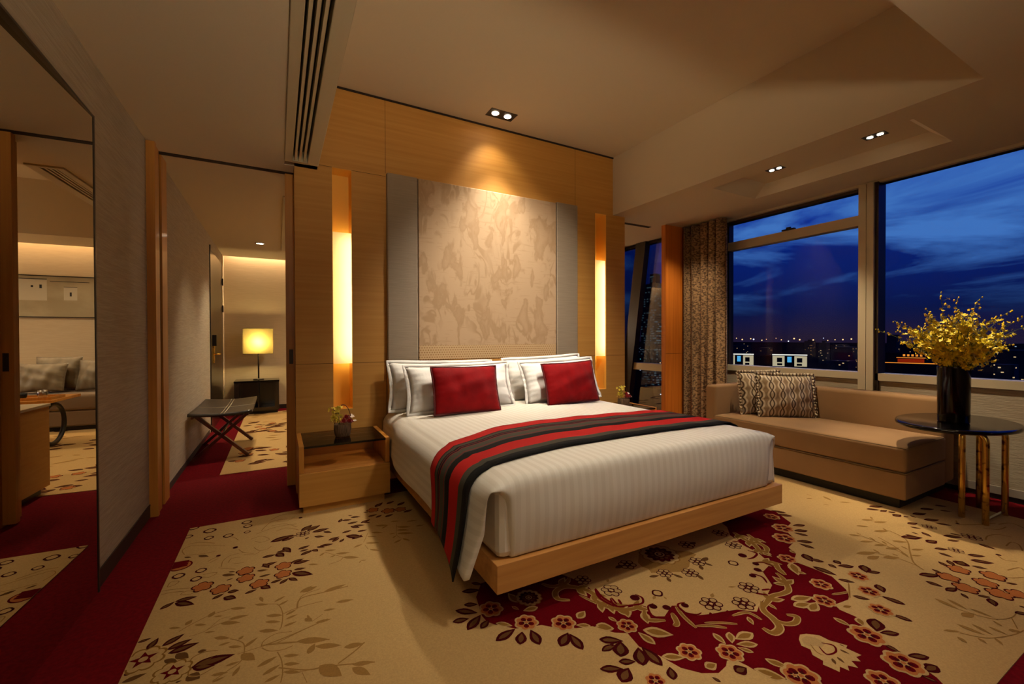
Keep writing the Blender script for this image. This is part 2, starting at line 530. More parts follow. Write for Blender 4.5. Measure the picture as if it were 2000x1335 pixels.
M_frost = None
def frosted():
    m = bpy.data.materials.new('frosted_glass')
    m.use_nodes = True
    nt = m.node_tree; nt.nodes.clear()
    o = N(nt, 'ShaderNodeOutputMaterial'); t = N(nt, 'ShaderNodeBsdfTranslucent'); d = N(nt, 'ShaderNodeBsdfDiffuse')
    t.inputs[0].default_value = lin((200, 205, 190)); d.inputs[0].default_value = lin((225, 222, 190))
    mx = N(nt, 'ShaderNodeMixShader'); mx.inputs[0].default_value = 0.22
    nt.links.new(t.outputs[0], mx.inputs[1]); nt.links.new(d.outputs[0], mx.inputs[2]); nt.links.new(mx.outputs[0], o.inputs[0])
    return m
M_frost = frosted()
M_tube = emat('warm_tube', (255, 232, 170), 32)
M_glow_maple = mat('glow_tinted_maple', (250, 196, 84), .6)  # niche glow put into a lighter, yellower maple for the lining
def niche_light(x0, x1, label, pw):
    t = thing('niche_light', label, 'wall light', ((x0 + x1) / 2, D + .08, .955))
    b = B()
    fx0, fx1, fy, fz0, fz1 = x0 + .001, x1 - .001, D + .012, .955, 1.975
    b.face([(fx0, fy, fz0), (fx1, fy, fz0), (fx1, fy, fz1), (fx0, fy, fz1)])
    b.face([(fx0, fy, fz0), (fx0, fy, fz1), (fx0, fy + .008, fz1), (fx0, fy + .008, fz0)]); b.face([(fx1, fy, fz0), (fx1, fy, fz1), (fx1, fy + .008, fz1), (fx1, fy + .008, fz0)])
    b.face([(fx0, fy, fz0), (fx1, fy, fz0), (fx1, fy + .008, fz0), (fx0, fy + .008, fz0)]); b.face([(fx0, fy, fz1), (fx1, fy, fz1), (fx1, fy + .008, fz1), (fx0, fy + .008, fz1)])
    link('frosted_panel', b, M_frost, t)
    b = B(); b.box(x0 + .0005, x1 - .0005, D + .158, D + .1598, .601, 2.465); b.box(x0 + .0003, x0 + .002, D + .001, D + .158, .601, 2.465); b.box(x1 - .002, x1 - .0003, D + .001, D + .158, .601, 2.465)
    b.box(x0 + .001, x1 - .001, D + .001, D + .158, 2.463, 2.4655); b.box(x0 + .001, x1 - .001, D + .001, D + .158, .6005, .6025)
    link('recess_glow_lining', b, M_glow_maple, t)
    b = B(); b.tube([(x1 - .020, D + .085, .98), (x1 - .020, D + .085, 1.95)], .010, 8)
    link('lamp_tube', b, M_tube, t)
niche_light(.372, .515, 'lit frosted glass niche light left of the bed, above the nightstand', 1)
niche_light(2.943, 3.095, 'lit frosted glass niche light right of the bed', 1)

# door frame on the left, sliding leaf
b = B()
b.box(XL, -.700, D + .02, 3.70, 0, ZL); b.box(XL, -.690, D - .02, D + .02, 0, ZL)
b.box(XL, -.700, 3.775, DB, 0, ZL)
struct(link('trim_2', b, M_maple_v), 'maple door lining standing on the left wall', 'door frame')
b = B(); b.box(XL, -.712, 3.70, 3.775, 0, ZL); b.box(XL, .114, 3.715, 3.765, ZL - .004, ZL + .001); b.box(3.36, 3.93, 3.715, 3.765, ZS - .004, ZS + .001)
struct(link('trim_3', b, M_groove), 'dark sliding-door track slot in lining and ceiling', 'trim')
b = B(); b.box(.055, .130, 3.74, 3.785, .012, ZL - .004, .002)
dl = struct(link('door_2', b, M_maple_v), 'sliding maple door leaf mostly retracted beside the headboard wall', 'door')
b = B(); b.box(.076, .104, 3.737, 3.7405, .955, 1.067, .001)
pu = link('flush_pull', b, M_bronze, dl)

# right wing of the opening
b = B(); b.box(3.998, 4.285, D, D + .062, 0, ZS); b.box(4.285, 4.47, D + .03, D + .062, 0, ZS)
struct(link('wall_wing', b, wood('lit_orange_maple', (226, 132, 46), (206, 112, 34), (40, 40, 1.2), .4)), 'short orange-lit maple wall between opening and curtain', 'wall')  # more orange wood, with the light on this wall put into its colour
b = B(); b.box(3.998, 4.285, D - .0008, D + .001, .958, .9605); struct(link('trim_5', b, M_groove))

# window wall
b = B()
b.box(XW, XW + .13, -2.2, DB, 0, .782)
b.box(XW, XW + .13, 3.16, DB + .03, .782, T)
b.box(XW, XW + .13, -2.2, 3.16, ZS, T)
b.box(XW, XW + .13, DB, YF, 2.474, T)
b.box(XW, XW + .13, 7.4, YF, 0, T)
struct(link('wall_right', b, M_fabwall), 'grey woven wall under the bedroom windows', 'wall')
b = B(); b.box(XW - .012, XW, -2.2, 3.3, .036, .092, .002)
struct(link('baseboard_right', b, M_base_grey), 'pale grey skirting under the window wall', 'skirting')
b = B(); b.box(XW - .004, XW, -2.2, 3.3, 0.0, .036)
struct(link('baseboard_right_low', b, M_black))

def win_part(name, parent, mt, *boxes):
    b = B()
    for q in boxes:
        b.box(*q)
    return link(name, b, mt, parent)
# bedroom window, far bay with transom
b = B(); b.box(XW + .03, XW + .11, 3.10, 3.16, .842, ZS); b.box(XW + .03, XW + .11, 1.84, 3.10, 2.425, ZS)
w1 = struct(link('window_1', b, M_bronze), 'two-light bedroom window with transom, behind the sofa', 'window')
win_part('transom', w1, M_alu, (XW + .01, XW + .10, 1.84, 3.10, 2.125, 2.215))
win_part('sill', w1, M_alu, (XW - .02, XW + .13, 1.77, 3.16, .782, .842))
win_part('mullion', w1, M_alu, (XW - .03, XW + .12, 1.785, 1.84, .60, 2.455), (XW - .045, XW + .12, 1.725, 1.775, .60, 2.455))
win_part('mullion_core', w1, M_bronze, (XW - .02, XW + .11, 1.70, 1.79, .60, 2.46))
win_part('glass', w1, M_glass, (XW + .07, XW + .076, 1.84, 3.10, .842, 2.425))
win_part('latch', w1, M_black, (XW - .01, XW + .02, 2.38, 2.50, 2.215, 2.228), (XW - .005, XW + .015, 2.42, 2.46, 2.228, 2.245))
b = B(); b.box(XW + .03, XW + .11, -2.2, 1.725, 2.455, ZS)
w2 = struct(link('window_2', b, M_bronze), 'wide single-light bedroom window behind the vase', 'window')
win_part('sill', w2, M_alu, (XW - .02, XW + .13, -2.2, 1.72, .782, .842))
win_part('head_strip', w2, M_alu, (XW - .01, XW + .03, -2.2, 3.16, 2.452, ZS))
win_part('glass', w2, M_glass, (XW + .07, XW + .076, -2.2, 1.725, .842, 2.455))
# living room window with leaning column
b = B(); b.box(XW + .03, XW + .11, DB, 7.4, 2.44, ZS); b.box(XW + .03, XW + .11, DB, 7.4, 0, .05); b.box(XW + .03, XW + .11, DB, DB + .05, .05, 2.44)
w3 = struct(link('window_3', b, M_bronze), 'living room window seen through the right opening', 'window')
win_part('transom', w3, M_alu, (XW, XW + .10, DB, 7.4, .700, .795))
win_part('glass', w3, M_glass_l, (XW + .07, XW + .076, DB, 7.4, .05, 2.44))
b = B()
b.rings([[Vector((XW - .03 + dx, 4.76 - .37 * (z / 2.474) + dy, z)) for dx, dy in ((0, -.09), (.09, -.09), (.09, .09), (0, .09))] for z in (0, 2.474)])
for f in b.m.faces: f.smooth = False
win_part2 = link('leaning_column', b, M_bronze, w3)

# ================================================================== patterned carpets
PC = {'cream': (198, 163, 108), 'red': (92, 3, 14), 'mar': (62, 8, 12), 'brown': (98, 66, 36), 'tan': (158, 120, 66),
      'gold': (138, 100, 46), 'edge': (190, 156, 104), 'orange': (178, 108, 58), 'khaki': (182, 150, 100)}
PKEY = list(PC)
M_pile = [mat('pile_' + k, c, 1.0, spec=0.05, bump=((420, 420, 420), 0.25), var=((160, 160, 160), tuple(int(v * .93) for v in c), 0.35, 0.7)) for k, c in PC.items()]
MOTIFS = """

P red .763 1.737 .731 1.607 .735 1.561 .759 1.527 .815 1.472 .917 1.44 .949 1.408 1.027 1.358 1.09 1.337 1.142 1.265 1.183 1.239 1.169 1.165 1.199 1.096 1.22 1.019 1.262 .969 1.314 .941 1.365 .949 1.39 .963 1.42 .952 1.431 .913 1.435 .879 1.49 .809 1.521 .754 1.908 .541 1.938 .575 1.982 .684 1.99 .74 2.033 .814 2.073 .856 2.066 .916 2.086 .944 2.179 .934 2.218 .947 2.258 .978 2.321 1.062 2.32 1.151 2.309 1.23 2.403 1.267 2.436 1.324 2.567 1.354 2.642 1.46 2.773 1.492 2.864 1.638 2.828 1.735 2.766 1.841 2.255 1.884 1.69 1.875 1.129 1.81 .827 1.824;
P cream 1.164 1.818 1.186 1.735 1.225 1.643 1.246 1.555 1.236 1.463 1.242 1.41 1.292 1.371 1.357 1.347 1.37 1.324 1.346 1.264 1.388 1.241 1.471 1.276 1.494 1.263 1.487 1.216 1.511 1.18 1.572 1.158 1.621 1.146 1.69 1.124 1.748 1.076 1.813 1.103 1.88 1.116 1.998 1.158 2.072 1.246 2.181 1.272 2.236 1.372 2.242 1.432 2.27 1.511 2.293 1.57 2.376 1.647 2.42 1.748 2.169 1.931 1.681 1.954 1.282 1.9;
F a -.148 2.483 .043;F a -.143 2.407 .041;F a -.314 2.421 .046;F a -.238 2.356 .044;F a -.084 2.322 .043;F a .017 2.446 .042;F a .014 2.36 .041;
L m -.082 2.49 -.01 2.507 .3;L m -.074 2.519 -.046 2.459 .3;L m -.209 2.313 -.162 2.305 .5;L m -.219 2.275 -.169 2.239 .5;L m -.263 2.282 -.22 2.31 .3;
L m -.139 2.261 -.092 2.275 .3;L m -.077 2.295 -.037 2.254 .5;L m -.001 2.272 .037 2.309 .3;L m .037 2.309 .075 2.263 .3;L m -.039 2.302 .012 2.313 .3;
L m .059 2.446 .139 2.442 .3;L m .05 2.462 .112 2.474 .3;L m .061 2.378 .116 2.37 .3;L m .052 2.352 .143 2.286 .3;L m -.081 2.593 -.015 2.593 .3;
L m -.015 2.605 .021 2.549 .5;L m .1 2.529 .16 2.546 .3;L m .161 2.558 .181 2.521 .5;L m -.046 2.766 .074 2.807 .15;L m .01 2.749 .078 2.775 .3;
L m .113 2.839 .178 2.899 .3;L m .145 2.821 .222 2.874 .3;L m .088 2.599 .149 2.617 .3;L m -.015 2.617 .053 2.618 .3;L m .019 2.662 .053 2.58 .3;
L b -.246 2.496 -.189 2.464 .3;L b -.222 2.514 -.191 2.497 .3;L b -.088 2.388 -.036 2.39 .3;L b -.099 2.456 -.05 2.44 .3;
L b -.223 2.428 -.195 2.437 .3;L b -.377 2.78 -.327 2.741 .3;L b -.44 2.797 -.406 2.773 .3;R m -.342 2.594 .025;R m -.351 2.514 .024;
R m -.43 2.587 .027;R m -.357 2.998 .025;R m -.262 2.978 .027;R m -.179 3.138 .029;R m -.17 3.07 .025;R m -.168 2.979 .018;R m -.464 3.076 .024;
R m -.365 3.107 .034;R m -.458 3.202 .032;F o -.441 2.698 .051;S k .004 -.259 2.588 -.256 2.654 -.229 2.699 -.169 2.703;
S k .004 -.231 2.617 -.221 2.658 -.18 2.654;S k .004 -.207 2.593 -.162 2.579;S k .004 -.445 2.831 -.463 2.891 -.438 2.929 -.385 2.913 -.265 2.846;
S k .004 -.434 2.812 -.397 2.804 -.351 2.791 -.306 2.791;S k .004 -.325 2.681 -.306 2.705 -.275 2.712;
S k .004 -.329 2.542 -.296 2.544 -.27 2.53 -.296 2.503 -.326 2.52;S k .004 -.458 2.496 -.451 2.539 -.419 2.531 -.433 2.501 -.458 2.496;
S k .004 -.472 2.467 -.426 2.46 -.365 2.436;S k .004 -.469 2.435 -.429 2.434 -.382 2.417;
S k .004 -.393 2.397 -.373 2.413 -.34 2.39 -.357 2.377 -.393 2.392;S k .004 -.124 2.742 -.098 2.689 -.064 2.683 -.04 2.709;
S k .004 -.168 2.677 -.12 2.651 -.093 2.673;S k .004 -.205 2.882 -.234 2.941 -.275 2.964;
S k .004 -.144 2.862 -.094 2.878 -.051 2.811 -.091 2.791 -.122 2.822;S k .005 -.121 2.923 -.016 2.973 .095 2.961;
S k .005 -.096 2.955 -.044 3.072 .041 3.077;S k .006 -.045 3.107 .019 3.161 .101 3.134;S k .005 -.043 3.005 .029 2.998 .094 2.913;
S k .005 -.016 2.91 .039 2.927 .103 2.86;S k .004 -.271 2.584 -.193 2.525;S k .004 -.314 2.663 -.282 2.692;S k .005 -.447 2.961 -.39 2.957 -.318 2.903;
S k .004 -.196 2.756 -.169 2.703 -.121 2.663;S k .004 -.016 3.056 .04 3.042 .088 3.086;D m -.213 2.788 .013;D m -.284 2.726 .011;D m .119 3.051 .012;
F c .12 2.793 .041;L m .114 2.842 .177 2.903 .3;L b .131 2.844 .213 2.871 .3;L m .169 2.788 .267 2.798 .14;L m .23 2.766 .272 2.725 .3;
L m .177 2.722 .23 2.693 .3;L m .128 2.711 .15 2.732 .3;L m .036 2.795 .088 2.788 .3;L m .243 2.632 .306 2.651 .3;L m .26 2.602 .304 2.636 .3;
L m .323 2.691 .381 2.706 .3;L m .297 2.576 .326 2.613 .3;L m .338 2.644 .426 2.579 .3;L m .363 2.581 .427 2.611 .3;L m .381 2.765 .427 2.716 .3;
L m .398 2.762 .462 2.739 .3;L m .442 2.781 .507 2.809 .3;L m .46 2.784 .497 2.757 .3;L m .369 2.809 .433 2.812 .3;L m .326 2.858 .35 2.91 .3;
L m .346 2.879 .403 2.86 .3;L m .391 2.941 .417 2.926 .3;L m .4 2.902 .458 2.883 .3;L m .097 2.521 .154 2.555 .3;L m .154 2.555 .182 2.521 .3;
L m .179 2.581 .219 2.553 .3;L m .195 2.582 .265 2.573 .3;L m .089 2.601 .131 2.617 .3;L m .095 2.569 .14 2.573 .3;L m .406 2.668 .463 2.666 .3;
F a .548 2.953 .041;F a .635 2.89 .046;F a .713 2.876 .041;L m .501 2.859 .561 2.867 .3;L m .541 2.817 .586 2.846 .3;L m .595 2.8 .654 2.822 .3;
L m .718 2.815 .785 2.836 .3;L m .487 2.943 .519 2.932 .3;L m .652 3.016 .712 3.046 .3;L m .571 2.999 .635 3.057 .3;L m .711 2.952 .775 2.995 .3;
L t .513 2.698 .594 2.665 .3;L t .543 2.64 .581 2.667 .3;L t .476 2.618 .535 2.58 .3;L t .446 2.573 .493 2.547 .3;L t .424 2.495 .493 2.462 .3;
L t .356 2.473 .408 2.494 .3;L t .43 2.412 .474 2.369 .3;S t .003 .415 2.511 .429 2.545 .46 2.627;S t .003 .416 2.47 .423 2.416;
L t .625 2.618 .703 2.575 .3;L t .615 2.576 .683 2.538 .3;L t .608 2.528 .692 2.487 .3;L t .562 2.542 .601 2.538 .3;L t .57 2.483 .598 2.506 .3;
L t .564 2.418 .613 2.443 .3;L t .619 2.45 .65 2.401 .3;L t .61 2.713 .667 2.694 .3;S t .003 .633 2.65 .6 2.516 .615 2.452;
L t .185 2.463 .214 2.494 .3;L t .216 2.512 .271 2.491 .3;L t .23 2.421 .265 2.437 .3;L t .263 2.448 .333 2.423 .3;L t .29 2.392 .367 2.345 .3;
S t .004 .214 2.494 .261 2.431 .291 2.396;S t .004 .219 2.349 .272 2.362 .29 2.388;L t .355 2.29 .369 2.308 .3;L t .366 2.31 .395 2.303 .3;
L t .127 2.4 .175 2.373 .3;L t .698 2.664 .763 2.654 .3;L t .73 2.572 .786 2.565 .3;L m -.448 2.303 -.402 2.342 .3;L m -.402 2.342 -.322 2.34 .15;
L m -.4 2.329 -.324 2.275 .3;L m -.474 2.092 -.433 2.098 .15;L m -.432 2.026 -.41 2.088 .35;L m -.388 2.023 -.326 2.068 .3;
L m -.368 1.991 -.295 2.018 .2;L m -.36 1.966 -.268 1.981 .18;L b -.266 1.923 -.238 1.919 .6;L b -.333 1.948 -.29 1.902 .5;
L b -.364 1.932 -.32 1.896 .4;L m -.273 1.843 -.144 1.844 .16;L m -.272 1.838 -.202 1.87 .2;L m -.269 1.836 -.202 1.815 .4;
L b -.279 1.805 -.24 1.769 .7;L m -.47 1.916 -.45 1.907 .6;L b -.466 1.873 -.402 1.885 .2;L m -.342 1.806 -.323 1.805 .3;
L m -.309 1.787 -.291 1.787 .3;F d -.431 1.971 .07;F d -.328 1.85 .06;S g .005 -.284 1.876 -.275 1.899 -.243 1.91 -.201 1.896;
S g .005 -.284 1.876 -.276 1.845 -.276 1.804 -.242 1.785 -.204 1.805;L t -.388 2.138 -.345 2.115 .3;L t -.333 2.126 -.315 2.158 .6;
L t -.302 2.112 -.258 2.088 .3;L t -.258 2.141 -.241 2.177 .6;L t -.185 2.166 -.125 2.137 .3;L t -.24 2.135 -.207 2.124 .3;
L t -.212 2.073 -.14 2.04 .3;L t -.186 2.087 -.111 2.079 .15;L t -.259 2.037 -.224 2.025 .3;S t .004 -.348 2.093 -.319 2.118 -.256 2.155 -.185 2.162;
S t .003 -.307 2.038 -.257 2.049 -.215 2.103 -.18 2.102;S t .003 -.257 2.049 -.212 2.073 -.143 2.078;L t -.223 1.985 -.168 1.951 .3;
L t -.204 1.925 -.163 1.926 .3;L t -.14 1.926 -.124 1.943 .6;L t -.17 1.9 -.125 1.875 .3;L t -.12 1.866 -.075 1.907 .25;L t -.124 1.833 -.08 1.775 .5;
L t -.17 1.792 -.125 1.794 .3;L t -.144 1.726 -.123 1.771 .3;L t -.208 1.766 -.158 1.754 .3;L t -.201 1.728 -.165 1.738 .3;
S t .004 -.168 1.948 -.121 1.891 -.122 1.798 -.159 1.765 -.202 1.733;S t .003 -.137 1.84 -.063 1.841 -.01 1.836 .141 1.765;
S t .004 -.063 1.841 -.054 1.873 -.013 1.895 .04 1.879;S t .004 -.06 1.833 -.036 1.802 .004 1.786 .041 1.79;S t .004 -.01 1.836 .075 1.866 .151 1.887;
S t .004 -.095 2.148 -.033 2.118 -.006 2.095 .009 2.024 .005 1.939 -.003 1.916;L t -.095 2.148 -.045 2.12 .3;L t -.078 2.201 -.065 2.152 .3;
L t -.022 2.128 .022 2.155 .3;L t -.006 2.091 .034 2.114 .3;L t -.051 2.038 .013 2.007 .3;L t -.053 1.996 .001 1.966 .3;L t .02 1.974 .065 1.986 .3;
L t .012 1.928 .06 1.937 .3;L t -.073 1.945 -.006 1.911 .3;S t .004 .009 2.017 .067 2.035 .163 2.034;L t .02 2.003 .063 2.025 .3;
L t .079 2.149 .132 2.184 .35;S t .004 .063 2.037 .086 2.119 .163 2.139;L t .09 1.942 .114 1.907 .6;S t .003 .114 1.907 .155 1.936;
L t .01 1.748 .062 1.725 .3;L t .01 1.704 .06 1.679 .3;L t .009 1.665 .062 1.633 .25;L t -.072 1.733 -.009 1.759 .3;L t -.055 1.682 0 1.709 .3;
L t -.048 1.644 -0 1.657 .3;S t .004 -.01 1.782 .003 1.729 .006 1.664 -0 1.617;L t .089 1.716 .112 1.763 .5;L t .115 1.749 .138 1.73 .3;
S t .002 .003 1.665 .065 1.636 .129 1.627;S t .002 .065 1.631 .077 1.574;L t .084 2.151 .152 2.168 .5;L t .173 2.102 .271 2.121 .3;
L t .213 1.995 .286 1.979 .3;L t .161 1.96 .208 1.949 .3;L t .104 1.931 .099 1.963 .3;L t .124 1.891 .185 1.886 .3;L t .055 1.809 .165 1.761 .3;
L t .085 1.721 .116 1.764 .4;L t .114 1.746 .202 1.704 .3;L t .207 1.689 .278 1.674 .4;L t .221 1.585 .293 1.561 .3;L t .219 1.57 .269 1.506 .4;
L t .12 1.635 .183 1.548 .5;S t .006 -.006 1.694 .081 1.635 .157 1.614 .293 1.559;S t .006 .178 1.614 .237 1.648 .279 1.68;
S t .007 .063 2.029 .081 2.1 .173 2.102 .277 2.099;S t .006 -.06 1.848 .089 1.791 .165 1.761;S t .006 -.053 1.844 .036 1.858 .171 1.894;
S g .018 1.212 1.476 1.221 1.406 1.286 1.346 1.36 1.337;L g 1.285 1.363 1.252 1.305 .5;S g .017 1.352 1.318 1.311 1.272 1.321 1.249 1.371 1.221;
L g 1.333 1.305 1.293 1.239 .4;S g .017 1.432 1.243 1.399 1.188 1.373 1.181;S g .016 1.48 1.263 1.455 1.2 1.441 1.13;
S g .014 1.451 1.138 1.505 1.109 1.547 1.072;S g .012 1.496 1.135 1.557 1.101 1.605 1.067;S g .014 1.634 1.109 1.708 1.091 1.715 1.035;
L g 1.683 1.075 1.656 1.032 .3;S g .023 1.835 1.107 1.781 1.066 1.762 1.016 1.729 .972 1.676 .967 1.67 1.004;
S g .018 1.764 1.03 1.769 .98 1.812 .96 1.859 .977 1.836 1.005;D m 1.372 1.392 .021;S m .01 1.391 1.412 1.4 1.377 1.37 1.348 1.314 1.363 1.27 1.379;
D m 1.396 1.309 .017;S m .009 1.412 1.324 1.377 1.32 1.348 1.274 1.362 1.244 1.402 1.237 1.45 1.264 1.45 1.291;D m 1.44 1.277 .017;D m 1.52 1.249 .016;
S m .009 1.538 1.263 1.499 1.268 1.479 1.225 1.51 1.185 1.54 1.183;S m .011 1.275 1.442 1.256 1.394 1.287 1.365;S m .012 1.301 1.419 1.288 1.385;
S m .013 1.261 1.528 1.236 1.463 1.251 1.389;S m .017 1.574 1.165 1.543 1.137 1.585 1.121 1.649 1.138;F b 1.211 1.271 .043;F b 1.308 1.056 .046;
F b 1.433 .981 .049;F b 1.098 1.02 .039;F b 1.527 .809 .039;L m 1.064 1.266 1.138 1.213 .35;L m 1.035 1.215 1.099 1.209 .3;
L m 1.073 1.159 1.128 1.218 .6;L m 1.112 1.089 1.162 1.163 .5;L m 1.171 1.056 1.175 1.161 .35;L m 1.05 1.144 1.104 1.115 .4;
L m .971 1.15 1.042 1.111 .35;L m .996 1.071 1.061 1.106 .6;L m 1.155 .994 1.189 1.041 .5;L m 1.285 .912 1.277 .941 .3;L g 1.248 1.223 1.33 1.145 .4;
L g 1.23 1.143 1.222 1.224 .3;L g 1.202 1.088 1.275 1.043 .25;L g 1.472 1.08 1.461 1.016 .3;L g 1.532 1.053 1.486 1.008 .4;
L g 1.607 1.005 1.516 1.017 .4;L g 1.564 .959 1.494 .998 .2;L g 1.511 .941 1.483 .986 .2;L g 1.294 .978 1.345 .971 .6;L g 1.517 .904 1.535 .84 .3;
L g 1.436 .894 1.489 .815 .3;L g 1.183 1.35 1.194 1.308 .3;L g 1.106 1.335 1.155 1.288 .5;L m 1.367 .917 1.419 .909 .7;
S g .021 1.112 1.517 1.071 1.551 1.096 1.601 1.162 1.606 1.223 1.539 1.234 1.461 1.258 1.37;S g .017 1.072 1.682 1.105 1.638 1.176 1.633 1.216 1.665;
S g .013 1.171 1.527 1.198 1.45 1.247 1.358;S m .013 1.266 1.532 1.25 1.468 1.265 1.377;S m .009 1.282 1.443 1.271 1.395;F c 1.258 1.614 .04;
F c 1.316 1.488 .043;F b .783 1.628 .054;F b .87 1.481 .051;F b .999 1.407 .052;F e .963 1.619 .057;L m .722 1.803 .802 1.775 .3;
L m .787 1.848 .827 1.808 .3;L m .693 1.71 .748 1.684 .4;L m .648 1.692 .724 1.632 .25;L m .611 1.628 .679 1.616 .4;L m .645 1.555 .73 1.615 .3;
L m .694 1.537 .748 1.572 .4;L m .716 1.447 .814 1.471 .3;L m .787 1.386 .829 1.444 .5;L m .851 1.35 .863 1.438 .4;L g .761 1.538 .812 1.491 .3;
L m .913 1.305 .983 1.353 .45;L m .976 1.251 .983 1.347 .35;L g 1.084 1.341 1.035 1.374 .3;L g 1.154 1.283 1.093 1.329 .4;
L g 1.066 1.403 1.123 1.426 .5;L m 1.064 1.261 1.123 1.223 .4;L m 1.032 1.212 1.097 1.22 .3;L m .97 1.15 1.029 1.117 .35;L g .964 1.543 .895 1.552 .4;
L g .906 1.611 .899 1.693 .4;L g .869 1.602 .885 1.565 .3;
P t2 1.602 1.604 1.591 1.565 1.604 1.536 1.589 1.502 1.723 1.439 1.797 1.451 1.851 1.489 1.932 1.515 1.926 1.556 1.873 1.598 1.794 1.667 1.667 1.662;
F e 1.762 1.609 .099;F c 1.32 1.482 .046;F c 2.195 1.484 .044;F c 1.883 1.198 .046;F c 1.627 1.202 .049;F c 1.752 1.137 .048;F c 1.642 1.468 .039;
F c 1.754 1.411 .041;F c 1.874 1.464 .043;F c 1.54 1.615 .046;F c 1.975 1.612 .045;F c 2.265 1.615 .046;L b 1.553 1.481 1.606 1.467 .3;
L b 1.687 1.397 1.669 1.448 .3;L b 1.608 1.402 1.626 1.441 .4;L b 1.757 1.339 1.773 1.39 .3;L b 1.908 1.401 1.889 1.445 .25;
L b 1.956 1.466 1.893 1.454 .4;L b 1.83 1.4 1.858 1.439 .4;L b 1.465 1.618 1.524 1.624 .4;L b 2.043 1.609 1.983 1.602 .4;R m 2.02 1.366 .026;
R m 1.485 1.369 .026;L t 1.435 1.345 1.465 1.362 .4;L t 1.486 1.317 1.491 1.339 .4;L t 1.671 1.231 1.702 1.249 .5;L t 1.805 1.246 1.842 1.23 .3;
L t 1.348 1.545 1.37 1.563 .5;S g .02 1.78 1.074 1.836 1.09 1.911 1.107 1.978 1.096 2.03 1.103 2.095 1.162 2.12 1.209;
S g .021 2.116 1.319 2.202 1.272 2.166 1.225 2.14 1.177;S g .021 2.393 1.529 2.347 1.44 2.329 1.384 2.279 1.348;
S g .021 2.345 1.586 2.319 1.512 2.304 1.437 2.238 1.346;S g .013 2.2 1.296 2.223 1.238;L g 2.019 1.165 2.068 1.119 .3;L g 1.844 1.086 1.836 1.043 .3;
L g 2.255 1.361 2.259 1.31 .4;D m 2.134 1.391 .021;S m .012 2.209 1.411 2.22 1.368 2.165 1.35 2.122 1.356;D m 2.066 1.268 .018;D m 2.114 1.307 .016;
S m .01 2.055 1.26 2.107 1.226 2.163 1.249 2.157 1.297 2.125 1.314;D m 1.994 1.248 .016;S m .01 2.007 1.266 2.024 1.221 1.994 1.179;
S m .012 1.917 1.157 1.957 1.144;S m .012 1.87 1.156 1.903 1.121;S m .013 2.234 1.517 2.258 1.49 2.242 1.432;F b 2.202 1.052 .047;F b 2.076 .979 .047;
F b 1.979 .786 .064;F b 1.92 .656 .065;F b 1.545 .797 .063;F b 1.76 .654 .053;F b 2.434 1.003 .048;F b 2.33 .919 .048;F b 2.214 .833 .049;
L m 2.573 1.039 2.503 .997 .5;L m 2.566 .968 2.509 1 .3;L m 2.318 1.036 2.358 .984 .3;L m 2.427 .928 2.378 .881 .5;L m 2.225 .938 2.261 .887 .25;
L m 2.349 .797 2.334 .878 .18;L m 2.236 .737 2.218 .802 .2;L m 2.123 .817 2.037 .778 .5;L m 2.099 .731 2.037 .77 .35;L m 2.038 .625 1.974 .667 .35;
L m 2.006 .595 1.937 .607 .5;L m 1.977 .732 1.974 .682 .4;L m 1.913 .564 1.903 .606 .3;L g 1.984 .903 1.985 .84 .3;L g 2.071 .855 2.029 .816 .5;
L g 1.959 1.053 2.062 1.018 .2;L g 1.922 1.023 2.008 .996 .4;L g 1.947 .97 2.037 .99 .4;L g 2.093 .919 2.141 .902 .5;L g 1.522 .896 1.548 .84 .2;
L g 1.441 .848 1.488 .816 .3;S g .012 2.157 .987 2.203 .972 2.244 .961;S g .008 2.326 .996 2.194 .934;
P cream 1.727 .9 1.757 .912 1.784 .903 1.818 .874 1.821 .841 1.849 .795 1.829 .79 1.837 .746 1.81 .751 1.799 .733 1.773 .75 1.756 .722 1.737 .746 1.714 .731 1.707 .756 1.679 .744 1.672 .772 1.666 .789 1.686 .798 1.684 .831 1.707 .85 1.699 .877;
P g2 1.735 .896 1.771 .896 1.79 .874 1.793 .841 1.751 .834 1.745 .852 1.721 .858 1.718 .878;
S m .007 1.75 .842 1.732 .808 1.775 .799 1.803 .82 1.78 .848;L b 1.801 .798 1.805 .768 .3;L b 1.75 .784 1.739 .755 .3;L b 1.727 .789 1.705 .767 .3;
L b 1.831 .812 1.833 .796 .3;S g .005 1.736 .865 1.713 .832 1.717 .809;L t 2.517 .756 2.504 .672 .12;L t 2.559 .727 2.532 .657 .15;
L t 2.456 .652 2.52 .635 .5;L t 2.553 .655 2.554 .589 .15;L t 2.506 .553 2.526 .586 .3;L t 2.368 .646 2.375 .567 .12;L t 2.421 .617 2.401 .553 .15;
L t 2.457 .58 2.452 .525 .12;L t 2.273 .656 2.319 .622 .15;L t 2.271 .616 2.252 .584 .5;L t 2.329 .576 2.315 .549 .5;L t 2.385 .546 2.354 .516 .3;
L t 2.495 .534 2.527 .508 .5;S t .004 2.504 .672 2.538 .588 2.618 .553 2.702 .554;S t .004 2.309 .62 2.355 .562 2.461 .52 2.547 .505;
S t .004 2.618 .553 2.536 .519;L m 2.758 .562 2.769 .536 .4;L m 2.674 .555 2.718 .526 .4;F b 2.761 1.603 .048;F b 2.654 1.473 .062;
F b 2.526 1.394 .064;F b 2.304 1.258 .047;L m 2.815 1.434 2.738 1.466 .3;L m 2.745 1.384 2.666 1.427 .25;L m 2.677 1.346 2.646 1.41 .25;
L m 2.616 1.292 2.547 1.347 .3;L m 2.545 1.248 2.531 1.322 .25;L m 2.901 1.593 2.855 1.666 .3;L m 2.885 1.545 2.822 1.614 .2;
